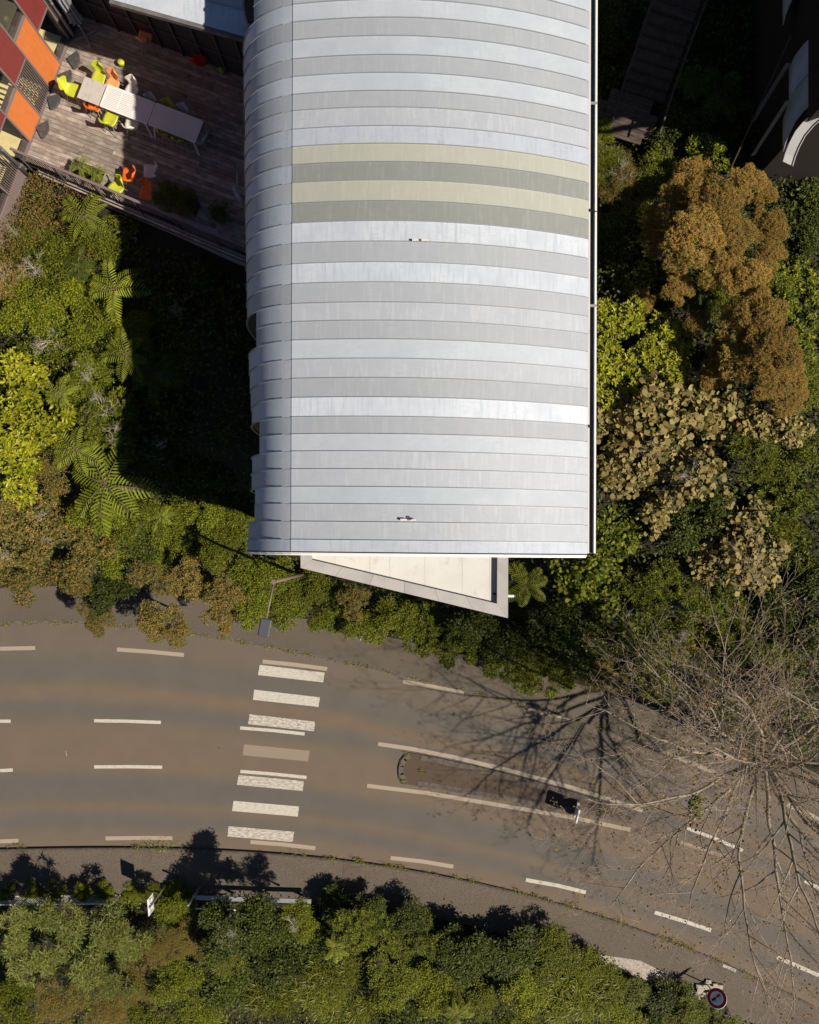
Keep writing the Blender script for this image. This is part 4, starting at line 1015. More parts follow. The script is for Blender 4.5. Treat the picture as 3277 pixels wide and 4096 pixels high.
for (o0, o1, m_) in ((0, 1, 'white_metal'), (1.03, 1.15, 'slot'), (1.18, 1.26, 'white_metal')):
    mb = MB(); dv = Vector((.24, -.147, .047)); mb.grid([[Vector(p) + dv * o0 - to for p in TP], [Vector(p) + dv * o1 - to for p in TP]]); o = mb.build('roof_trim', M[m_], tb); md = o.modifiers.new('thickness', 'SOLIDIFY'); md.thickness = .03
ty = .31; q = 0
for n_, lim in [(1.05, 0), (1.1, 2), (1.0, 5), (1.0, 5), (1.05, 0), (1.1, 0), (1.1, 0), (1.1, 0), (1.1, 1), (1.1, 1)]:
    tband('roof_panel', ty, ty + n_ - .03, ('zinc_grey', 'zinc_blue')[q % 2], lim); ty += n_; q += 1
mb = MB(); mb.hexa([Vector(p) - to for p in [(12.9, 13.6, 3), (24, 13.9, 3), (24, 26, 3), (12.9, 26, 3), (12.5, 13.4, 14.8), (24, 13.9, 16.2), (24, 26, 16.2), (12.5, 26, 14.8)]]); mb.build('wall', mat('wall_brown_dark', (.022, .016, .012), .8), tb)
for y in (13.9, 15.1): MB().bar(Vector((12.2, y, 9.0)) - to, Vector((12.15, y + .4, 11.6)) - to, .12, .05).build('post', M['galv'], tb)
MB().bar(Vector((11.4, 13.2, 8.6)) - to, Vector((12.1, 16.2, 11.9)) - to, .04, .04).build('brace', M['dark_wood'], tb)

st = thing('timber_stair', 'shaded timber stair and landing with thin handrails right of the vaulted roof', 'stairs', W(2560, 420, 8.5), -.30); 
for i in range(9):
    MB().box((.02, .55 + i * .33, -.05 + i * .15), (1.6, .30, .05)).build('tread', M['dark_wood'], st)
    MB().box((.02, .55 + i * .33 - .15, -.12 + i * .15), (1.6, .02, .12)).build('riser', M['dark_wood'], st)
for i in range(13): MB().box((-.35 + .0 * i, .3 - i * .13, -.1), (2.3 if 3 < i < 11 else 1.6, .12, .04)).build('board', M['dark_wood'], st)
for sx_ in (-.84, .88):
    MB().bar((sx_, .4, .85), (sx_, 3.4, 2.15), .05, .04).build('handrail', M['dark_wood'], st); MB().bar((sx_, -1.3, .85), (sx_, .4, .85), .05, .04).build('handrail', M['dark_wood'], st)
    for i in range(16): MB().bar((sx_, -1.2 + i * .29, -.1 + max(0, i - 6) * .13), (sx_, -1.2 + i * .29, .83 + max(0, i - 6) * .13), .02, .02).build('baluster', M['dark_metal'], st)

# ------------------------------------------------------------------ street furniture
# street lamp
def lampz(sx, sy, z): return W(sx, sy, z)
base = lampz(1207, 2302, 4.0); gz = float(G(base.x, base.y))
t = thing('street_lamp', 'brown street lamp with a flat grey head leaning out over the upper pavement', 'street lamp', (base.x, base.y, gz))
topz = 10.5; tp = lampz(1096, 2328, topz); 
# pole is vertical: keep plan position of its top
t.location = (tp.x, tp.y, gz)
MB().tube([(0, 0, 0), (0, 0, topz - gz)], [.075, .055], 12).build('pole', M['lamp_pole'], t, smooth=True)
hd = lampz(1066, 2474, topz + .15); hv = Vector((hd.x - tp.x, hd.y - tp.y, topz - gz + .15))
MB().tube([(0, 0, topz - gz - .05), (0, 0, topz - gz + .08)], .085, 12).build('collar', M['lamp_pole'], t)
MB().tube([(0, 0, topz - gz), tuple(hv * 1.0)], [.034, .026], 8).build('arm', M['lamp_pole'], t, smooth=True)
aa = math.atan2(hv.y, hv.x); dh = Vector((math.cos(aa), math.sin(aa), 0)); hh = MB(); L_ = .62
hc = Vector((hv.x, hv.y, hv.z)) + dh * (L_ / 2)
hh.box((hc.x, hc.y, hc.z), (L_, .38, .10), aa); head = hh.build('lamp_head', M['lamp_head'], t, bevel=.035)
for f in (.05, .17): q = hc + dh * f; MB().box((q.x, q.y, q.z + .046), (.012, .36, .006), aa).build('ridge', M['slot'], head)
# white marker pole leaning at the pavement edge
a = W(1460, 2496, 1.35); 
p0 = W(1436, 2562, .15); 
t_ = MB(); a0 = W(1441, 2562, .3); t_.tube([(0, 0, -.1), tuple(W(1460, 2498, .9) - Vector((a0.x, a0.y, .1)))], [.022, .02], 8)
tag(t_.build('marker_pole', M['white_metal'], loc=(a0.x, a0.y, .2)), 'thin white pole sticking up over the upper pavement edge beside the hedge', 'pole')
# traffic beacon on the island
p = W(2306, 3232); t = thing('traffic_beacon', 'white and black keep-side beacon standing at the right part of the traffic island', 'traffic sign', (p.x, p.y, .05), math.radians(-14))
body = [(-.36, .0), (-.39, .12), (-.36, .3), (-.2, .52), (-.13, .64), (.13, .64), (.2, .52), (.36, .3), (.39, .12), (.36, .0)]
def plate(name, prof, x0, x1, m, parent, lean=-.17):
    mb = MB(); n = len(prof)
    for xx in (x0, x1): mb.v += [(xx + lean * z, y, z) for y, z in prof]
    mb.f.append(list(range(n))); mb.f.append([n + i for i in reversed(range(n))]); mb.mi += [0, 0]
    for i in range(n): j = (i + 1) % n; mb.f.append([i, i + n, j + n, j]); mb.mi.append(0)
    return mb.build(name, m, parent)
plate('body', body, -.06, .06, M['white_metal'], t)
hp = []
for cx, cy, a_ in ((.32, 1.22, 0), (-.32, 1.22, 1), (-.32, .70, 2), (.32, .70, 3)):
    for k in range(5): an = (a_ + k / 4) * PI / 2; hp.append((cx * .85 + .06 * math.cos(an), cy + .06 * math.sin(an)))
plate('sign_head', hp, -.035, .035, M['white_metal'], t)
# round no-overtaking sign
c = W(2867, 3992, 1.25); t = thing('round_sign', 'round red-ringed no-overtaking sign with a red and a black car at the lower right', 'traffic sign', (c.x, c.y, .0)); gz = .0
MB().tube([(0, 0, -.4), (0, 0, 1.3)], .03, 10).build('post', M['galv'], t)
view = Vector((-c.x, -c.y, CAMZ - 1.25)).normalized()
nrm = (Vector((-.50, .66, .55)).normalized() + view * .15).normalized(); xr = Vector((0, 0, 1)).cross(nrm).normalized(); yr = nrm.cross(xr).normalized()
# upright direction of the sign in the picture
def spt(a, b, d): return tuple(Vector((0, 0, 1.3)) + xr * a + yr * b + nrm * d)
def sdisc(name, r, d0, d1, m, parent, n=40, r2=None):
    mb = MB(); 
    for d in (d0, d1): mb.v += [spt(r * math.cos(2 * PI * k / n), r * math.sin(2 * PI * k / n), d) for k in range(n)]
    mb.f.append([n + k for k in range(n)]); mb.f.append([k for k in reversed(range(n))]); mb.mi += [0, 0]
    for k in range(n): j = (k + 1) % n; mb.f.append([k, j, n + j, n + k]); mb.mi.append(0)
    return mb.build(name, m, parent)
SR = .43
pl = sdisc('plate', SR, .0, .03, M['sign_white'], t); sdisc('red_ring', SR * .965, .031, .034, M['sign_red'], pl); sdisc('white_field', SR * .68, .035, .038, M['sign_white'], pl)
def car(cx, cy, m):
    sh = [(-.11, -.075), (-.11, .0), (-.075, .02), (-.055, .085), (.055, .085), (.075, .02), (.11, .0), (.11, -.075), (.085, -.075), (.085, -.105), (.05, -.105), (.05, -.075), (-.05, -.075), (-.05, -.105), (-.085, -.105), (-.085, -.075)]
    mb = MB(); n = len(sh); mb.v = [spt(cx + a, cy + b, .041) for a, b in sh]; mb.f = [list(range(n))[::-1]]; mb.mi = [0]
    o = mb.build('car_symbol', m, pl)
    wn = MB(); wn.v = [spt(cx + a, cy + b, .043) for a, b in ((-.055, .02), (.055, .02), (.04, .07), (-.04, .07))]; wn.f = [[0, 1, 2, 3]]; wn.mi = [0]; wn.build('windscreen', M['sign_white'], pl)
car(-.125, -.01, M['sign_red']); car(.125, -.01, M['black'])
# square sign seen from behind
tpz = 2.35; p = W(597, 3630, tpz - .1)
t = thing('square_sign', 'square road sign seen from behind on a tall grey post at the lower left', 'traffic sign', (p.x, p.y, -.05), .08)
MB().tube([(.03, 0, -.4), (.03, 0, tpz)], .038, 10).build('post', M['galv'], t); 
pn = MB(); pn.box((-.03, 0, tpz - .33), (.03, .74, .68)); pl2 = pn.build('panel', M['white_metal'], t)
for z in (tpz - .5, tpz - .16): MB().box((.005, 0, z), (.035, .66, .05)).build('back_rail', M['galv'], pl2)
for y in (.28, -.28): MB().box((-.008, y, tpz - .33), (.012, .05, .5)).build('stiffener', M['grey_metal'], pl2)
# rubble heap by the round sign
c = W(2822, 3955); hp_ = thing('rubble_heap', 'small heap of pale broken concrete by the round sign', 'rubble heap', (c.x, c.y, .12))
for i in range(34):
    a = random.uniform(0, 6.28); r_ = .62 * math.sqrt(random.random()); s_ = random.uniform(.06, .16)
    mb = MB(); P = []
    for dz in (-1, 1):
        for dx, dy in ((-1, -1), (1, -1), (1, 1), (-1, 1)): P.append((r_ * math.cos(a) * 1.2 + dx * s_ * random.uniform(.6, 1.1), r_ * math.sin(a) * .8 + dy * s_ * random.uniform(.5, 1), .03 + (.62 - r_) * .15 + dz * s_ * random.uniform(.3, .55)))
    mb.hexa(P); mb.build('chunk', M['rubble'], hp_)
# light concrete verge strip
xs = [2335, 2400, 2480, 2560, 2640, 2700, 2715, 2650, 2560, 2480, 2400, 2330]; ys_ = [3800, 3815, 3825, 3838, 3878, 3920, 3945, 3948, 3905, 3880, 3860, 3835]
mb = MB(); q = [W(a, b) for a, b in zip(xs, ys_)]; mb.prism([(v.x, v.y) for v in q], .05, .126)
tag(mb.build('concrete_verge', M['rubble']), 'pale worn concrete strip along the outer edge of the lower pavement', kind='structure')
mb = MB(); q = [W(a, b) for a, b in ((2890, 3850), (2942, 3872), (2938, 3884), (2886, 3862))]; mb.prism([(v.x, v.y) for v in q], .115, .135); tag(mb.build('kerb_block', M['concrete']), 'short pale block set in the lower kerb under the bare tree', 'kerb block')
mb = MB(); c = W(2340, 3795); mb.box((0, 0, .12), (.5, .32, .28)); tag(mb.build('concrete_block', M['concrete_dark'], loc=(c.x, c.y, 0), rz=-.5, bevel=.02), 'grey concrete block at the outer edge of the lower pavement', 'block')
# low railing at the lower left
a = W(-60, 3582); b_ = W(490, 3577); t = thing('street_railing', 'pale low railing with thin bars along the lower pavement at the left', 'railing', a, math.atan2((b_ - a).y, (b_ - a).x)); Lr = (b_ - a).length
MB().box((Lr / 2, 0, .98), (Lr, .05, .04)).build('top_rail', M['white_metal'], t); MB().box((Lr / 2, 0, .12), (Lr, .04, .03)).build('bottom_rail', M['white_metal'], t)
bm_ = MB().box((0, 0, .5), (.016, .016, .98)).mesh('bar', M['white_metal'])
for i in range(int(Lr / .11)): link('bar', bm_, t, (.05 + i * .11, 0, 0))
for i in range(4): MB().box((.1 + i * (Lr - .2) / 3, 0, .5), (.06, .06, 1.1)).build('post', M['galv'], t)
# guard rail: flat beams on posts
a = W(770, 3560); b_ = W(1236, 3575); t = thing('guard_rail', 'flat grey metal guard rail beam behind the lower pavement, right of the signs', 'guard rail', a, math.atan2((b_ - a).y, (b_ - a).x)); Lr = (b_ - a).length
MB().box((Lr / 2 + .2, -.02, .72), (Lr, .20, .06)).build('beam', M['galv'], t); MB().box((1.2, -.42, .95), (2.4, .05, .05)).build('rear_rail', M['white_metal'], t)
for x in (.3, 2.0, 3.7, 5.3): MB().box((x, -.05, .3), (.08, .1, .9)).build('post', M['galv'], t)
for sx, sy, lab in ((802, 3543, 'slanting-looking grey post beside the guard rail end'),):
    p = W(sx, sy); m_ = MB(); m_.tube([(0, 0, -.4), (0, 0, 2.0)], .05, 10); tag(m_.build('post', M['galv'], loc=(p.x, p.y, 0)), 'tall grey metal post standing beside the left end of the guard rail', 'post')
for sx in (250, 640, 1010, 1255, 1448, 1700, 1890, 2160, 2420, 2715):
    x = W(sx, 0).x; y0, y1 = float(kbot(x)) - .16, float(obot(x)) - .1; dx_ = (float(kbot(x + .5)) - float(kbot(x - .5)))
    MB().bar((x, y0, .1215), (x + dx_ * 1.5, y1, .1215), .022, .003).build('pavement_joint', M['kerb_stone'], low_pavement)
# dry stick on the road
p = W(263, 3015); m_ = MB(); m_.tube([(0, .14, .012), (.02, .02, .02), (.05, -.13, .012)], [.012, .016, .01], 6); tag(m_.build('stick', M['twig'], loc=(p.x, p.y, 0)), 'single dry pale stick lying on the road between the centre dashes', 'stick')
# ------------------------------------------------------------------ planting: (species, Sx, Sy, top height, scale, label)
random.seed(21)
NAME = {'small_green': ('shrub', 'small-leaved green shrub'), 'small_yellow': ('shrub', 'yellow-green small-leaved shrub'), 'dark_green': ('shrub', 'dark green leafy shrub'), 'hedge': ('hedge_plant', 'dense low green hedge clump'),
        'tan_flower': ('flowering_shrub', 'shrub covered in tan flower heads'), 'tan_fine': ('flowering_shrub', 'low shrub with fine tan flowers'), 'rust': ('flowering_tree', 'crown of rust-brown flower heads'),
        'beige_round': ('large_leaved_shrub', 'shrub with big round beige-olive leaves'), 'heart': ('vine_shrub', 'green heart-leaved climber'), 'glossy': ('broadleaf_shrub', 'bright yellow-green shrub with glossy leaves'),
        'glossy_green': ('broadleaf_shrub', 'green shrub with long glossy leaves'), 'sage': ('rosette_shrub', 'pale sage shrub with star-like leaf rosettes'), 'rosette_green': ('rosette_shrub', 'green shrub with narrow leaves in rosettes'),
        'strap': ('strap_leaved_plant', 'clump of yellow-green strap leaves'), 'brown_fine': ('ground_shrub', 'low brownish twiggy mat'), 'fern': ('tree_fern', 'bright green tree fern'), 'fern_dark': ('tree_fern', 'dark green fern'), 'fern_small': ('fern', 'small yellow-green fern'), 'palm': ('young_palm', 'young palm with feathered leaves')}
CAT = {'hedge_plant': 'hedge', 'flowering_tree': 'tree', 'tree_fern': 'fern', 'fern': 'fern', 'young_palm': 'palm', 'vine_shrub': 'climber', 'strap_leaved_plant': 'plant', 'ground_shrub': 'shrub'}
PL = [
 # left bank, lit part
 ('brown_fine', 150, 830, 9.5, .9, 'on the litter beside the facade corner'), ('brown_fine', 60, 980, 9.6, .8, 'at the left edge below the facade corner'),
 ('fern', 330, 860, 9.9, .82, 'just below the deck wall'), ('small_green', 60, 985, 9.9, .95, 'at the left edge under the facade corner', 1), ('small_green', 255, 985, 9.8, .9, 'between the upper ferns and the left edge'),
 ('small_green', 420, 940, 10.0, .85, 'where the deck shadow begins, below the first fern'), ('small_green', 170, 1100, 10.0, 1.0, 'with white twigs showing, upper left bank', 1), ('small_yellow', 300, 1140, 9.9, .9, 'left of the upright tree fern'),
 ('tan_fine', 40, 1120, 9.8, .8, 'at the left edge among dead twigs', 1), ('fern', 450, 1150, 10.3, .92, 'standing upright at the shadow edge, upper left bank'), ('fern_dark', 310, 1060, 9.9, .6, 'half hidden in the upper left shrubs'),
 ('small_yellow', 110, 1230, 9.9, 1.0, 'at the left edge above the dark gap'), ('small_yellow', 380, 1290, 10.0, 1.0, 'in the middle of the left bank'), ('small_yellow', 520, 1310, 9.8, .75, 'poking into the shade below the upright fern'),
 ('small_green', 210, 1380, 10.1, 1.15, 'grey-green and twiggy, centre of the left bank', 1), ('fern', 500, 1420, 10.2, .72, 'with bright fronds cut by the roof shadow'), ('small_green', 340, 1490, 9.9, .9, 'left of the bright cut-off fern', 1),
 ('glossy', 70, 1520, 10.3, 1.0, 'topmost of the glossy group at the left edge'), ('glossy', 130, 1680, 10.4, 1.0, 'widest of the glossy group at the left edge'), ('glossy', 25, 1830, 10.2, .95, 'lowest of the glossy group at the left edge'),
 ('fern_small', 240, 1580, 10.0, .9, 'beside the glossy shrubs over a dark gap'), ('rosette_green', 420, 1630, 10.0, 1.05, 'with white twigs at the shadow edge', 1), ('rosette_green', 480, 1760, 9.8, .9, 'at the shadow edge above the biggest fern', 1),
 ('fern', 300, 1800, 9.9, .75, 'right of the glossy group'), ('tan_flower', 195, 1870, 9.6, .8, 'topmost of the tan shrubs, under the glossy group'), ('tan_flower', 60, 2010, 9.0, 1.1, 'at the left edge, second tan shrub down'),
 ('fern', 410, 1935, 9.6, 1.35, 'largest fern of all, reaching into the shadow'), ('tan_flower', 170, 2130, 8.2, 1.1, 'in the middle of the left tan group', 1), ('tan_flower', 40, 2200, 7.6, 1.05, 'at the left edge above the pavement', 1),
 ('small_yellow', 380, 2040, 8.6, .9, 'just below the biggest fern'), ('tan_flower', 330, 2190, 7.2, 1.05, 'right part of the left tan group'), ('fern_small', 640, 2065, 7.2, .85, 'at the lower end of the big shadow'),
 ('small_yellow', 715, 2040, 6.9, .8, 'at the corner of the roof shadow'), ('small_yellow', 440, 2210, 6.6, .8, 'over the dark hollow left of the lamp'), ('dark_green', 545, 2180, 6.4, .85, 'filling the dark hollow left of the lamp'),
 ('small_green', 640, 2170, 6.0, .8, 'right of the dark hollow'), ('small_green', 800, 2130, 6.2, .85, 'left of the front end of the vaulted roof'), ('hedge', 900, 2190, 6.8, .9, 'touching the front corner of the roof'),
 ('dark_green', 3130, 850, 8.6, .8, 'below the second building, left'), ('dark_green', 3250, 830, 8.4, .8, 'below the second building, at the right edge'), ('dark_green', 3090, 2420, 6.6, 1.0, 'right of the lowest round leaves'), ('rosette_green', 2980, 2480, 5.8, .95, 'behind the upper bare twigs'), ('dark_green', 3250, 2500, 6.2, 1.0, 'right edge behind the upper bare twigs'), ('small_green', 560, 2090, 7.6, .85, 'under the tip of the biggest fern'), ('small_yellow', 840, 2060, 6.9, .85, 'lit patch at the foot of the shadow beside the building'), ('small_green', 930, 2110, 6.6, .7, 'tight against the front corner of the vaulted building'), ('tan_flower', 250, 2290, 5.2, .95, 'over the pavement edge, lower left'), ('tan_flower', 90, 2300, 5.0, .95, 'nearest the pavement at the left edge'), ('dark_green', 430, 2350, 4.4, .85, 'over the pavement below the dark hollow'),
 ('tan_fine', 620, 2290, 5.4, .95, 'over the bank between hollow and lamp'), ('tan_fine', 760, 2310, 5.2, .95, 'over the bank left of the lamp'), ('tan_fine', 890, 2330, 5.0, .9, 'just left of the lamp'),
 ('tan_fine', 640, 2470, 3.3, .95, 'hanging furthest out over the road edge'), ('tan_fine', 700, 2530, 2.9, .62, 'lowest lobe hanging onto the road'), ('tan_fine', 890, 2470, 3.3, .72, 'hanging over the pavement left of the lamp head'),
 ('tan_fine', 400, 2480, 3.0, .6, 'thin spray over the upper pavement'), ('tan_fine', 350, 2420, 3.4, .55, 'thin spray at the pavement edge'),
 ('hedge', 1030, 2290, 4.8, .95, 'beside the street lamp pole'), ('hedge', 1010, 2410, 4.2, .85, 'left below the street lamp arm'), ('hedge', 1150, 2400, 4.4, .95, 'right of the street lamp head'),
 ('hedge', 1280, 2370, 4.2, .9, 'under the left tip of the concrete canopy'), ('hedge', 1310, 2460, 3.6, .85, 'above the pavement by the white pole'), ('tan_fine', 1420, 2420, 4.4, .7, 'under the slanting canopy edge'),
 ('hedge', 1460, 2490, 3.6, .8, 'beside the white pole'), ('small_green', 1570, 2480, 4.2, .9, 'below the middle of the canopy edge'), ('rosette_green', 1690, 2520, 4.0, 1.0, 'bright clump below the canopy edge'),
 ('rosette_green', 1830, 2560, 3.8, 1.0, 'bright clump nearest the upper pavement'), ('dark_green', 1900, 2500, 4.4, .9, 'in the shade under the canopy tip'), ('hedge', 1970, 2620, 3.0, .95, 'over the pavement below the canopy tip'),
 ('hedge', 2110, 2670, 2.8, .95, 'over the pavement left of the bare tree'), ('dark_green', 2040, 2560, 4.2, .9, 'right below the canopy tip'), ('hedge', 2230, 2710, 2.6, .75, 'last green clump before the bare branches'),
 # shaded area between left bank and building
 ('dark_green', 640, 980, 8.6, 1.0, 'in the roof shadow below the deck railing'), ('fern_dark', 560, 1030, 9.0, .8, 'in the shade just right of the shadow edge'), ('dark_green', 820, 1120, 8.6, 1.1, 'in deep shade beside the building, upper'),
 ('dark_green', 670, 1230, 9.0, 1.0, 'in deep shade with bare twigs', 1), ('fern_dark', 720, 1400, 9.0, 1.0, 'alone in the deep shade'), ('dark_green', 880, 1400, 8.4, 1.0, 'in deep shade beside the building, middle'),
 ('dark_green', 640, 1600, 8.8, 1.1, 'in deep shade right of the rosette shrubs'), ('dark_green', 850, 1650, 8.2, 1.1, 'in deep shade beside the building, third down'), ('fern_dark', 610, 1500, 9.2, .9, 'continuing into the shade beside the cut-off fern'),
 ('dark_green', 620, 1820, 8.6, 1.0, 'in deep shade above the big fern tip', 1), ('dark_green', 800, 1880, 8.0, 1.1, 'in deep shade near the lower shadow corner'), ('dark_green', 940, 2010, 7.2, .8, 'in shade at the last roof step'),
 # right side
 ('small_yellow', 2400, 520, 9.0, .45, 'narrow yellowish one against the gutter, top right'), ('strap', 2410, 650, 8.8, .6, 'beside the gutter near the stair'), ('brown_fine', 2490, 700, 9.0, .8, 'dry and twiggy, top of the right bank', 1),
 ('small_green', 2640, 680, 9.0, .8, 'lit top of the right bank, left of the rust tree'), ('glossy_green', 2830, 620, 9.8, .62, 'bright lit tip above the rust tree'), ('small_green', 2480, 840, 8.6, 1.0, 'beside the gutter in half shade'),
 ('rust', 2790, 700, 10.3, 0.34, 'topmost of its crown, pointing up'), ('rust', 2700, 790, 10.0, 0.36, 'upper left lobe of the upper crown'), ('rust', 2860, 800, 10.7, 0.42, 'upper centre lobe of the upper crown'), ('rust', 2790, 930, 10.9, 0.44, 'central lobe of the upper crown'), ('rust', 2700, 1000, 10.2, 0.33, 'left lobe above the palm gap'), ('rust', 2930, 930, 10.8, 0.38, 'right centre lobe of the upper crown'), ('rust', 2990, 710, 10.2, 0.27, 'small lobe nearest the second building'), ('rust', 3060, 760, 9.9, 0.20, 'smallest lobe against the shade'), ('rust', 3080, 900, 10.2, 0.30, 'outer lobe right of the upper crown'), ('rust', 3090, 1010, 10.0, 0.26, 'outer lobe at the right notch'), ('rust', 2890, 1060, 10.5, 0.36, 'lobe between the palm and the lower crown'), ('rust', 2990, 1120, 10.7, 0.40, 'lobe joining both crowns'),
 ('dark_green', 2470, 1000, 8.4, 1.0, 'dark gap between gutter and rust tree'), ('glossy_green', 2570, 1130, 8.8, .8, 'dark glossy one left of the palm'), ('palm', 2800, 1150, 9.2, .9, 'showing through the gap in the rust tree'),
 ('rust', 3060, 1250, 10.9, 0.40, 'top lobe of the lower crown'), ('rust', 2960, 1290, 10.5, 0.32, 'left top lobe of the lower crown'), ('rust', 3120, 1370, 11.0, 0.42, 'right lobe of the lower crown'), ('rust', 2990, 1410, 10.7, 0.38, 'central lobe of the lower crown'), ('rust', 3080, 1500, 10.6, 0.40, 'lower centre lobe of the lower crown'), ('rust', 3170, 1490, 10.4, 0.28, 'outermost lobe on the right'), ('rust', 2720, 1150, 9.8, 0.26, 'small brown lobe left of the palm'), ('rust', 2880, 1500, 9.8, 0.30, 'lobe above the round-leaved shrubs'), ('rust', 3160, 1590, 10.0, 0.28, 'lowest right lobe'), ('rust', 2900, 1390, 9.9, 0.24, 'thin lobe at the left of the lower crown'), ('rust', 2610, 860, 9.6, .24, 'small lobe at the left of the upper crown'), ('rust', 2640, 960, 9.5, .26, 'thin lobe at the lower left of the upper crown'), ('rust', 2580, 1200, 9.2, .18, 'tiny tuft above the glossy shrubs'), ('rust', 2800, 1290, 9.6, .22, 'tuft below the palm'), ('small_green', 2860, 1180, 9.4, .8, 'under the rust lobes beside the palm'), ('dark_green', 2900, 900, 9.2, 1.0, 'showing through the upper rust crown'), ('small_green', 3060, 1120, 9.2, .9, 'showing through between both rust crowns'), ('glossy', 2460, 1300, 9.4, .95, 'upper one beside the gutter'), ('glossy', 2640, 1360, 9.4, .95, 'right one of the gutter pair'), ('glossy', 2450, 1480, 9.2, .95, 'lower one beside the gutter'), ('glossy', 2680, 1480, 9.1, .7, 'smaller one under the rust lobes'),
 ('beige_round', 2680, 1600, 9.2, 1.0, 'topmost, under the glossy shrubs'), ('beige_round', 2840, 1620, 9.3, .9, 'upper middle of its group'), ('beige_round', 2480, 1690, 9.0, .95, 'beside the gutter'), ('beige_round', 2620, 1790, 9.0, 1.0, 'in the middle of its group', 1),
 ('beige_round', 3010, 1680, 9.2, .95, 'right arm of its group'), ('beige_round', 3170, 1710, 9.0, .62, 'outermost right of its group'), ('beige_round', 2490, 1870, 8.7, .85, 'lowest beside the gutter'), ('beige_round', 2760, 1900, 8.8, .9, 'left of the bare dead branches', 1),
 ('rosette_green', 3010, 1800, 9.2, .85, 'bright patch between the round-leaved arms'), ('beige_round', 2640, 2040, 8.4, .75, 'small one over the heart-leaved climber'), ('beige_round', 2970, 2090, 8.6, .95, 'upper of the lower right pair'), ('beige_round', 3010, 2240, 8.2, 1.0, 'lower of the lower right pair'), ('beige_round', 2860, 2230, 7.8, .7, 'in half shade left of the lower right pair'),
 ('dark_green', 2720, 2150, 7.6, 1.0, 'in the dark hollow of the right bank'), ('dark_green', 2860, 2020, 8.0, .8, 'under the bare dead branches'),
 ('glossy_green', 3200, 1130, 9.0, .95, 'far right, above all others'), ('glossy_green', 3230, 1330, 8.8, .95, 'far right beside the lower rust tree'), ('small_yellow', 3240, 1520, 8.8, .9, 'far right below the glossy ones'), ('dark_green', 3220, 970, 8.6, .9, 'far right under the second building'),
 ('small_green', 3210, 1840, 8.6, 1.1, 'right edge beside the round-leaved arm'), ('rosette_green', 3150, 2000, 8.4, 1.0, 'right edge, upper'), ('rosette_green', 3200, 2180, 8.0, 1.05, 'right edge, middle'), ('small_yellow', 3130, 2130, 8.0, .7, 'olive patch right of the lower round leaves'), ('dark_green', 3250, 2330, 7.2, .9, 'right edge above the bare tree'),
 ('heart', 2450, 2130, 7.6, .9, 'right of the end of the gutter'), ('heart', 2400, 2290, 6.9, .95, 'below the end of the gutter'), ('heart', 2480, 2420, 6.0, .95, 'lowest of the climbers'), ('heart', 2270, 2300, 6.6, .85, 'under the front edge right of the canopy'),
 ('fern', 2110, 2340, 6.6, .85, 'right of the concrete canopy'), ('dark_green', 2220, 2450, 5.4, .95, 'below the fern by the canopy'), ('dark_green', 2330, 2560, 4.8, 1.0, 'behind the leftmost bare branches'), ('rosette_green', 2620, 2330, 6.8, 1.0, 'left of the lower round-leaved shrubs'),
 ('rosette_green', 2770, 2390, 6.6, 1.0, 'below the dark hollow of the right bank'), ('rosette_green', 2900, 2400, 6.4, .9, 'under the lowest round leaves'), ('dark_green', 2560, 2520, 5.2, 1.05, 'behind bare branches, left'), ('small_green', 2740, 2560, 5.0, 1.1, 'behind bare branches, centre', 1),
 ('dark_green', 2930, 2600, 4.8, 1.1, 'behind bare branches, right of centre'), ('small_green', 3120, 2560, 5.0, 1.1, 'behind bare branches, right'), ('dark_green', 3130, 2760, 3.8, 1.05, 'behind the bare trunk'), ('brown_fine', 2420, 2700, 3.4, .9, 'brown and dry above the pavement behind the branches', 1),
 ('small_green', 2640, 2730, 3.6, .95, 'over the pavement behind the branches'), ('dark_green', 2880, 2800, 3.2, .9, 'at the foot of the bare tree'), ('small_green', 3250, 2920, 2.8, .9, 'right edge at the foot of the bank'),
 # dark top right
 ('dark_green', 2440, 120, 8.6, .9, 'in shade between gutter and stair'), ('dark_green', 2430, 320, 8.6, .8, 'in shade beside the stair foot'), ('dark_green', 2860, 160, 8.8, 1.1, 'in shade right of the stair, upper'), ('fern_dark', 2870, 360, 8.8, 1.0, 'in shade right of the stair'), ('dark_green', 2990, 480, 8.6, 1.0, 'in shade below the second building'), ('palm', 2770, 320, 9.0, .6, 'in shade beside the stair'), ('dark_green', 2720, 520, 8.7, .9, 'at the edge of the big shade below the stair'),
 # lower bank
 ('hedge', 25, 3578, 0.75, 0.42, 'roadside of the low railing, first from the left'), ('small_green', 120, 3575, 0.70, 0.42, 'roadside of the low railing, second from the left'), ('hedge', 215, 3573, 0.80, 0.42, 'roadside of the low railing, third from the left'), ('small_yellow', 330, 3570, 0.75, 0.40, 'roadside of the low railing, fourth from the left'), ('hedge', 420, 3572, 0.80, 0.42, 'roadside of the low railing, fifth from the left'), ('small_green', 600, 3570, 0.80, 0.45, 'between the square sign and the railing end'), ('hedge', 705, 3565, 0.80, 0.45, 'between the two tall posts'), ('sage', 80, 3700, 1.9, .95, 'lower left corner, uppermost'), ('sage', 250, 3690, 2.5, .95, 'below the low railing, second from left'), ('sage', 410, 3700, 2.4, .95, 'below the low railing, third from left'), ('sage', 520, 3760, 1.6, .8, 'left of the square sign'),
 ('sage', 120, 3850, 1.3, 1.0, 'left edge, second row'), ('sage', 330, 3860, 1.4, 1.0, 'second row, below the railing'), ('sage', 470, 3910, 1.2, .8, 'second row, rightmost'), ('small_yellow', 525, 3585, .7, .5, 'between railing and sign'),
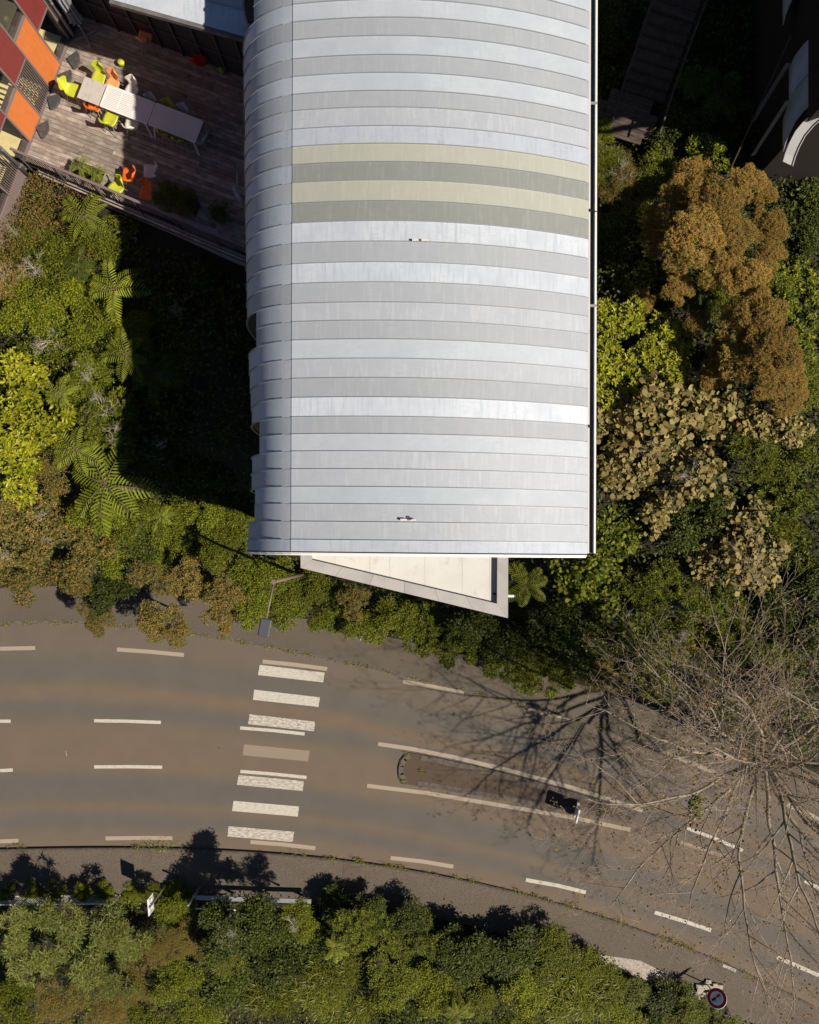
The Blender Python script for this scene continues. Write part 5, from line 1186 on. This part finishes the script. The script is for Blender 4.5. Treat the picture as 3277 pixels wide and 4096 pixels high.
 ('brown_fine', 640, 3780, 1.5, .8, 'rust coloured, below the square sign'), ('brown_fine', 760, 3770, 1.6, .85, 'rust coloured, right of the square sign'), ('brown_fine', 560, 3940, .9, 1.0, 'bottom left of centre'), ('brown_fine', 250, 4010, .7, 1.1, 'bottom left corner'), ('small_green', 700, 3660, 1.4, .7, 'beside the square sign post'),
 ('brown_fine', 420, 4060, .7, 1.0, 'at the bottom edge, left'), ('small_green', 80, 4040, .8, 1.0, 'lower left corner'), ('small_green', 720, 3950, 1.1, 1.0, 'bottom, left of the strap leaves'), ('small_green', 620, 4060, .8, 1.0, 'bottom edge under the rust mats'), ('small_yellow', 800, 4060, .7, 1.0, 'bottom edge left of centre'),
 ('dark_green', 900, 3720, 3.0, .9, 'tall one under the guard rail, left', 1), ('dark_green', 1040, 3700, 3.6, .95, 'tallest one, casting the round shadow'), ('small_green', 1180, 3690, 3.0, .8, 'reddish twiggy one at the guard rail end', 1), ('strap', 890, 3830, 1.3, .7, 'spiky pale one below the guard rail'),
 ('dark_green', 900, 3900, 1.2, 1.0, 'below the pale spiky clump'), ('dark_green', 1130, 3840, 1.5, 1.0, 'grey-leaved, left of the strap leaves'), ('dark_green', 1270, 3780, 1.7, .95, 'grey-leaved, right of the guard rail end'), ('strap', 1100, 3990, 1.1, 1.0, 'left of the bottom pair'), ('strap', 1260, 3980, 1.1, 1.0, 'right of the bottom pair'), ('fern_small', 1340, 3790, 1.9, .9, 'beside the strap leaves, lower bank'),
 ('strap', 1330, 3900, 1.3, .95, 'below the small fern'), ('strap', 1400, 4040, .9, 1.0, 'bottom edge, centre left'), ('rosette_green', 1430, 3720, 1.8, .85, 'against the lower pavement, centre left'), ('rosette_green', 1560, 3740, 1.4, .95, 'against the lower pavement, centre'), ('rosette_green', 1700, 3765, 1.4, 1.0, 'lower bank, right of centre'),
 ('small_green', 1560, 3930, 1.2, 1.05, 'middle of the lower bank'), ('small_yellow', 1730, 3960, 1.1, 1.05, 'lower bank with a dark hollow'), ('dark_green', 1580, 4070, .7, 1.0, 'bottom edge, centre'), ('dark_green', 1880, 3790, 1.5, 1.0, 'lower bank under the dark pavement shadow'), ('small_green', 1900, 3990, 1.1, 1.0, 'bottom, right of centre'),
 ('fern_small', 1830, 4060, 1.4, 1.0, 'at the bottom edge, centre right'), ('small_yellow', 2120, 3950, 1.3, 1.0, 'yellowish, right part of the lower bank'), ('dark_green', 2040, 3815, 1.4, .95, 'lower bank, third quarter'), ('hedge', 2200, 3830, 1.2, .95, 'against the lower pavement near the concrete block'), ('hedge', 2340, 3900, 1.2, .8, 'below the concrete block'),
 ('strap', 2260, 4010, 1.0, 1.0, 'right lower bank, left of two'), ('strap', 2420, 3960, 1.1, .95, 'right lower bank, right of two'), ('small_green', 2100, 4070, .9, 1.0, 'bottom edge, third quarter'), ('sage', 2530, 3990, 1.1, .7, 'single one left of the round sign'), ('dark_green', 2650, 3990, 1.0, .75, 'left of the round sign'),
 ('dark_green', 1800, 3790, 1.3, .8, 'low dark one between the rosette shrubs at the pavement edge'), ('dark_green', 1480, 3665, 1.4, .7, 'low dark one at the pavement edge, centre left'), ('dark_green', 1630, 3690, 1.3, .7, 'low dark one at the pavement edge, centre'), ('dark_green', 2120, 3780, 1.2, .6, 'low dark one at the pavement edge, right part'), ('dark_green', 1340, 3640, 1.4, .7, 'low dark one right of the guard rail end'), ('small_green', 2740, 4040, .9, .8, 'below left of the round sign'), ('small_yellow', 2480, 4070, .8, .95, 'bottom edge, right'), ('small_green', 2900, 4090, .7, .6, 'below the round sign'), ('dark_green', 2640, 4090, .6, .9, 'bottom edge, furthest right'),
]
for it in PL:
    sp, sx, sy, zt, s, place = it[:6]; nm, ds = NAME[sp]
    if not sp.startswith('fern') and sp != 'palm':
        zt += random.uniform(-.55, .35) if zt > 3.5 else random.uniform(-.3, .3); s *= random.uniform(.84, 1.0)
    low = sy > 3600
    if low and sp in ('dark_green', 'small_green', 'small_yellow', 'rosette_green', 'hedge'): s *= 1.12
    plant(sp, sx, sy, zt, s, nm, (ds + ', ' + place), CAT.get(nm, 'shrub'), 'plants on the banks', twigs=(it[6] if len(it) > 6 else None), sq=(.62 if low else 1.0))
# plants standing on the deck
for sp, sx, sy, zt, s, nm, lab, cat in [('fern_small', 320, 665, 10.45, .62, 'fern', 'yellow-green fern at the left end of the deck planter', 'fern'), ('fern_small', 382, 690, 10.45, .58, 'fern', 'yellow-green fern at the right end of the deck planter by its pale end board', 'fern'),
                                        ('strap', 660, 780, 10.4, .36, 'spiky_plant', 'spiky green plant at the left of the shaded deck planter', 'plant'), ('strap', 735, 805, 10.4, .32, 'spiky_plant', 'spiky green plant at the right of the shaded deck planter', 'plant'), ('palm', 872, 850, 10.5, .42, 'potted_palm', 'dark feathery plant growing in the round deck pot', 'plant')]:
    plant(sp, sx, sy, zt, s, nm, lab, cat)
# undergrowth filling the slopes: uncountable leaves
def under(name, n, xr, yr, cond, mats, lab, ln=.15, dz=(.05, .7), seed=3, shape='oval', asp=.5):
    r = np.random.default_rng(seed); x = r.uniform(*xr, n); y = r.uniform(*yr, n); k = cond(x, y); x, y = x[k], y[k]; z = G(x, y) + r.uniform(dz[0], dz[1], len(x)) ** 1.0 * (1 + .5 * np.sin(x * 1.9) * np.sin(y * 1.6))
    l_ = ln * r.uniform(.6, 1.3, len(x)); V, Fq = leaves(np.stack([x, y, z], -1), r.uniform(0, 6.3, len(x)), r.normal(.1, .4, len(x)), r.normal(0, .4, len(x)), l_, l_ * asp, shape)
    mi = np.repeat(r.integers(0, len(mats), len(x)), len(TEMPL[shape][1])); tag(link(name, mesh_np(name, V, Fq, mats, mi)), lab, kind='stuff')
inb = lambda x, y: (x > -4.6) & (x < 4.8) & (y > -.3)
ind = lambda x, y: (x < -4) & (y > 9.0 + (-5 - x) * .42) 
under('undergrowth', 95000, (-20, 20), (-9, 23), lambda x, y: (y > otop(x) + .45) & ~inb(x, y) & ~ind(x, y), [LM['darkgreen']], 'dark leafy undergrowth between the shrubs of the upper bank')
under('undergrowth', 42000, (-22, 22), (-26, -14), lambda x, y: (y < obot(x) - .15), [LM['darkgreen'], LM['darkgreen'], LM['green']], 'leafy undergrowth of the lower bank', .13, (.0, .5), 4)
under('leaf_litter', 9000, (-15.5, -11), (9.5, 13), lambda x, y: (y < 13.2 + (-13.3 - x) * .42), [LM['brown'], LM['brown'], LM['olive']], 'brown and orange ground cover beside the facade corner', .06, (.45, .75), 6, 'diamond', .7)
# weeds in the gutters of the road: uncountable
def weeds(name, spots, lab, seed=8):
    r = np.random.default_rng(seed); P = []
    for sx, sy, n, rad in spots:
        c = W(sx, sy); q = r.normal(0, 1, (n, 2)) * np.array([rad, rad * .35]) / 84.4
        sl = -.25 if sx > 1300 else 0
        P.append(np.stack([c.x + q[:, 0], c.y + q[:, 1] + q[:, 0] * (sl if sx > 1300 else 0), r.uniform(.06, .16, n)], -1))
    P = np.concatenate(P); n = len(P); l_ = r.uniform(.04, .1, n)
    V, Fq = leaves(P, r.uniform(0, 6.3, n), r.normal(.3, .4, n), r.normal(0, .3, n), l_, l_ * .4, 'diamond')
    mi = r.integers(0, 3, n); tag(link(name, mesh_np(name, V, Fq, [LM['green'], LM['yellowgreen'], LM['brown']], mi)), lab, kind='stuff')
sp_ = [(625, 3392, 260, 45), (700, 3400, 120, 50), (550, 3385, 60, 12), (75, 3385, 60, 18), (1160, 3415, 25, 18), (1215, 3418, 18, 8), (1335, 3432, 30, 9), (1438, 3440, 90, 14), (1560, 3464, 60, 14), (1615, 3472, 60, 18), (1748, 3498, 25, 8), (1830, 3508, 40, 12), (1895, 3522, 50, 14), (2070, 3560, 30, 10), (2150, 3580, 25, 9), (2290, 3620, 70, 20), (2400, 3660, 50, 18), (2480, 3690, 40, 18), (2690, 3765, 170, 26), (2740, 3790, 80, 18), (2850, 3838, 60, 20), (2920, 3872, 80, 16), (2990, 3905, 50, 16), (3050, 3925, 50, 16),
       (890, 3000, 2, 3), (1688, 3084, 50, 9), (1625, 3012, 12, 5), (1614, 3120, 10, 4), (1917, 3066, 8, 4), (2158, 3234, 12, 6), (2256, 3247, 10, 6)]
for i in range(170):
    x = random.uniform(0, 3200); wy = W(x, 0).x; yk = 2185 - float(ktop(wy)) * 84.44; sp_.append((x, yk + random.uniform(-6, 3), random.randint(4, 26), 12))
for i in range(60):
    x = random.uniform(1200, 3200); wy = W(x, 0).x; yk = 2185 - float(kbot(wy)) * 84.44; sp_.append((x, yk + random.uniform(-4, 4), random.randint(3, 16), 9))
weeds('kerb_weeds', sp_, 'small weeds, grass and litter along the kerbs')
# ------------------------------------------------------------------ bare plane tree
def bare_tree(base, seed):
    r = random.Random(seed); t = thing('bare_tree', 'large leafless tree with pale spreading branches over the right side of the road', 'tree', base); b0 = Vector(base)
    nleaf = []; scale_pts = []
    def grow(mb, tw, p, d, L_, rad, dep, up):
        n = max(3, int(L_ / (.45 if dep >= 2 else .22))); pts = [Vector(p)]; rr = [rad]; q = Vector(p); dd = Vector(d)
        for i in range(n):
            f = (i + 1) / n
            wn = .095 if dep == 3 else (.10 if dep == 2 else .13)
            dd = (dd + Vector((r.gauss(0, wn), r.gauss(0, wn), r.gauss(up * .03, wn * .5)))).normalized(); q = q + dd * (L_ / n); pts.append(q.copy()); rr.append(max(.0035, rad * (1 - .78 * f)))
            if dep > 0 and f > (.28 if dep == 3 else .16):
                k = (1 if r.random() < .95 else 0) if dep >= 3 else (1 if r.random() < .82 else 0) + (1 if dep == 1 and r.random() < .5 else 0)
                for _ in range(k):
                    s_ = dd.cross(Vector((r.gauss(0, 1), r.gauss(0, 1), r.gauss(0, 1)))).normalized(); nd = (dd * r.uniform(.5, 1.0) + s_ * r.uniform(.5, .95) + Vector((0, 0, r.uniform(-.1, .25)))).normalized()
                    ln = L_ * r.uniform(.28, .52) * (1.1 - .5 * f) if dep >= 3 else L_ * r.uniform(.34, .66) * (1.1 - .5 * f)
                    if ln > .12: grow(mb, tw, q, nd, ln, rr[-1] * r.uniform(.45, .65), dep - 1, up)
        tgt = mb if rad > .03 else tw
        rr = [max(.0036, q_ * (.64 if dep < 3 else .62)) for q_ in rr]; tgt.tube(pts, rr, 7 if rad > .06 else (5 if rad > .025 else 3), False)
        if dep == 0 and r.random() < .36: nleaf.append(pts[-1])
    trunk = MB(); fork = Vector((.15, -.1, 4.4)); trunk.tube([(0, 0, -.5), (.05, 0, 1.6), (.1, -.05, 3.2), tuple(fork), (fork.x + .05, fork.y - .05, 4.9)], [.42, .34, .32, .34, .2], 14); trunk.build('trunk', M['bark_pale'], t, smooth=True)
    limbs = [(-165, .3, 8.4, .12), (174, .35, 9.4, .13), (156, .6, 9.0, .13), (172, 1.3, 10.8, .11), (150, 1.2, 11.0, .11), (140, .8, 9.2, .14), (122, .85, 8.6, .14), (100, 1.0, 8, .14), (70, .9, 8, .14), (40, .6, 8.5, .15), (8, .5, 8.5, .15), (-25, .55, 8.5, .15), (-55, .35, 9.4, .16), (-78, .45, 9.6, .15), (-96, .25, 9.4, .15), (-112, .3, 9.0, .14), (-128, .2, 8.6, .13), (-146, .25, 7.6, .12), (155, 1.7, 10.5, .13), (140, 2.4, 9.5, .13), (120, 1.9, 8.8, .14), (-90, 1.7, 8.6, .14), (20, 1.8, 8.5, .14)]
    for az, el, L_, rad in limbs:
        mb = MB(); tw = MB(); a = math.radians(az); d = Vector((math.cos(a), math.sin(a), el)).normalized()
        grow(mb, tw, fork + Vector((0, 0, r.uniform(-.3, .4))), d, L_, rad, 3, .35 if el < 1 else 0); lm = mb.build('limb', M['bark_pale'], t, smooth=True)
        if tw.v: tw.build('twigs', M['twig'], lm, smooth=True)['kind'] = 'stuff'
    P = np.array([list(p + Vector((r.gauss(0, .06), r.gauss(0, .06), r.gauss(0, .05)))) for p in nleaf for _ in range(2)]); n = len(P); rn = np.random.default_rng(seed)
    l_ = rn.uniform(.05, .085, n); V, Fq = leaves(P, rn.uniform(0, 6.3, n), rn.normal(0, .5, n), rn.normal(0, .5, n), l_, l_ * .9, 'oval')
    o = link('seed_balls_and_dry_leaves', mesh_np('dry_leaves', V, Fq, LM['brown']), t); o['kind'] = 'stuff'
    # ivy on the lower limbs
    P = np.array([(fork.x - 3.0 + rn.normal(0, .16), fork.y - 1.2 - abs(rn.normal(0, .55)), fork.z + .9 + rn.normal(0, .2)) for _ in range(260)] + [(fork.x + rn.normal(0, .35), fork.y + rn.normal(0, .35), fork.z + rn.uniform(0, .5)) for _ in range(260)])
    n = len(P); l_ = rn.uniform(.07, .13, n); V, Fq = leaves(P, rn.uniform(0, 6.3, n), rn.normal(0, .5, n), rn.normal(0, .5, n), l_, l_ * .8, 'oval'); o = link('ivy', mesh_np('ivy', V, Fq, LM['green']), t); o['kind'] = 'stuff'
    return t
bare_tree((14.2, -8.6, .6), 11)
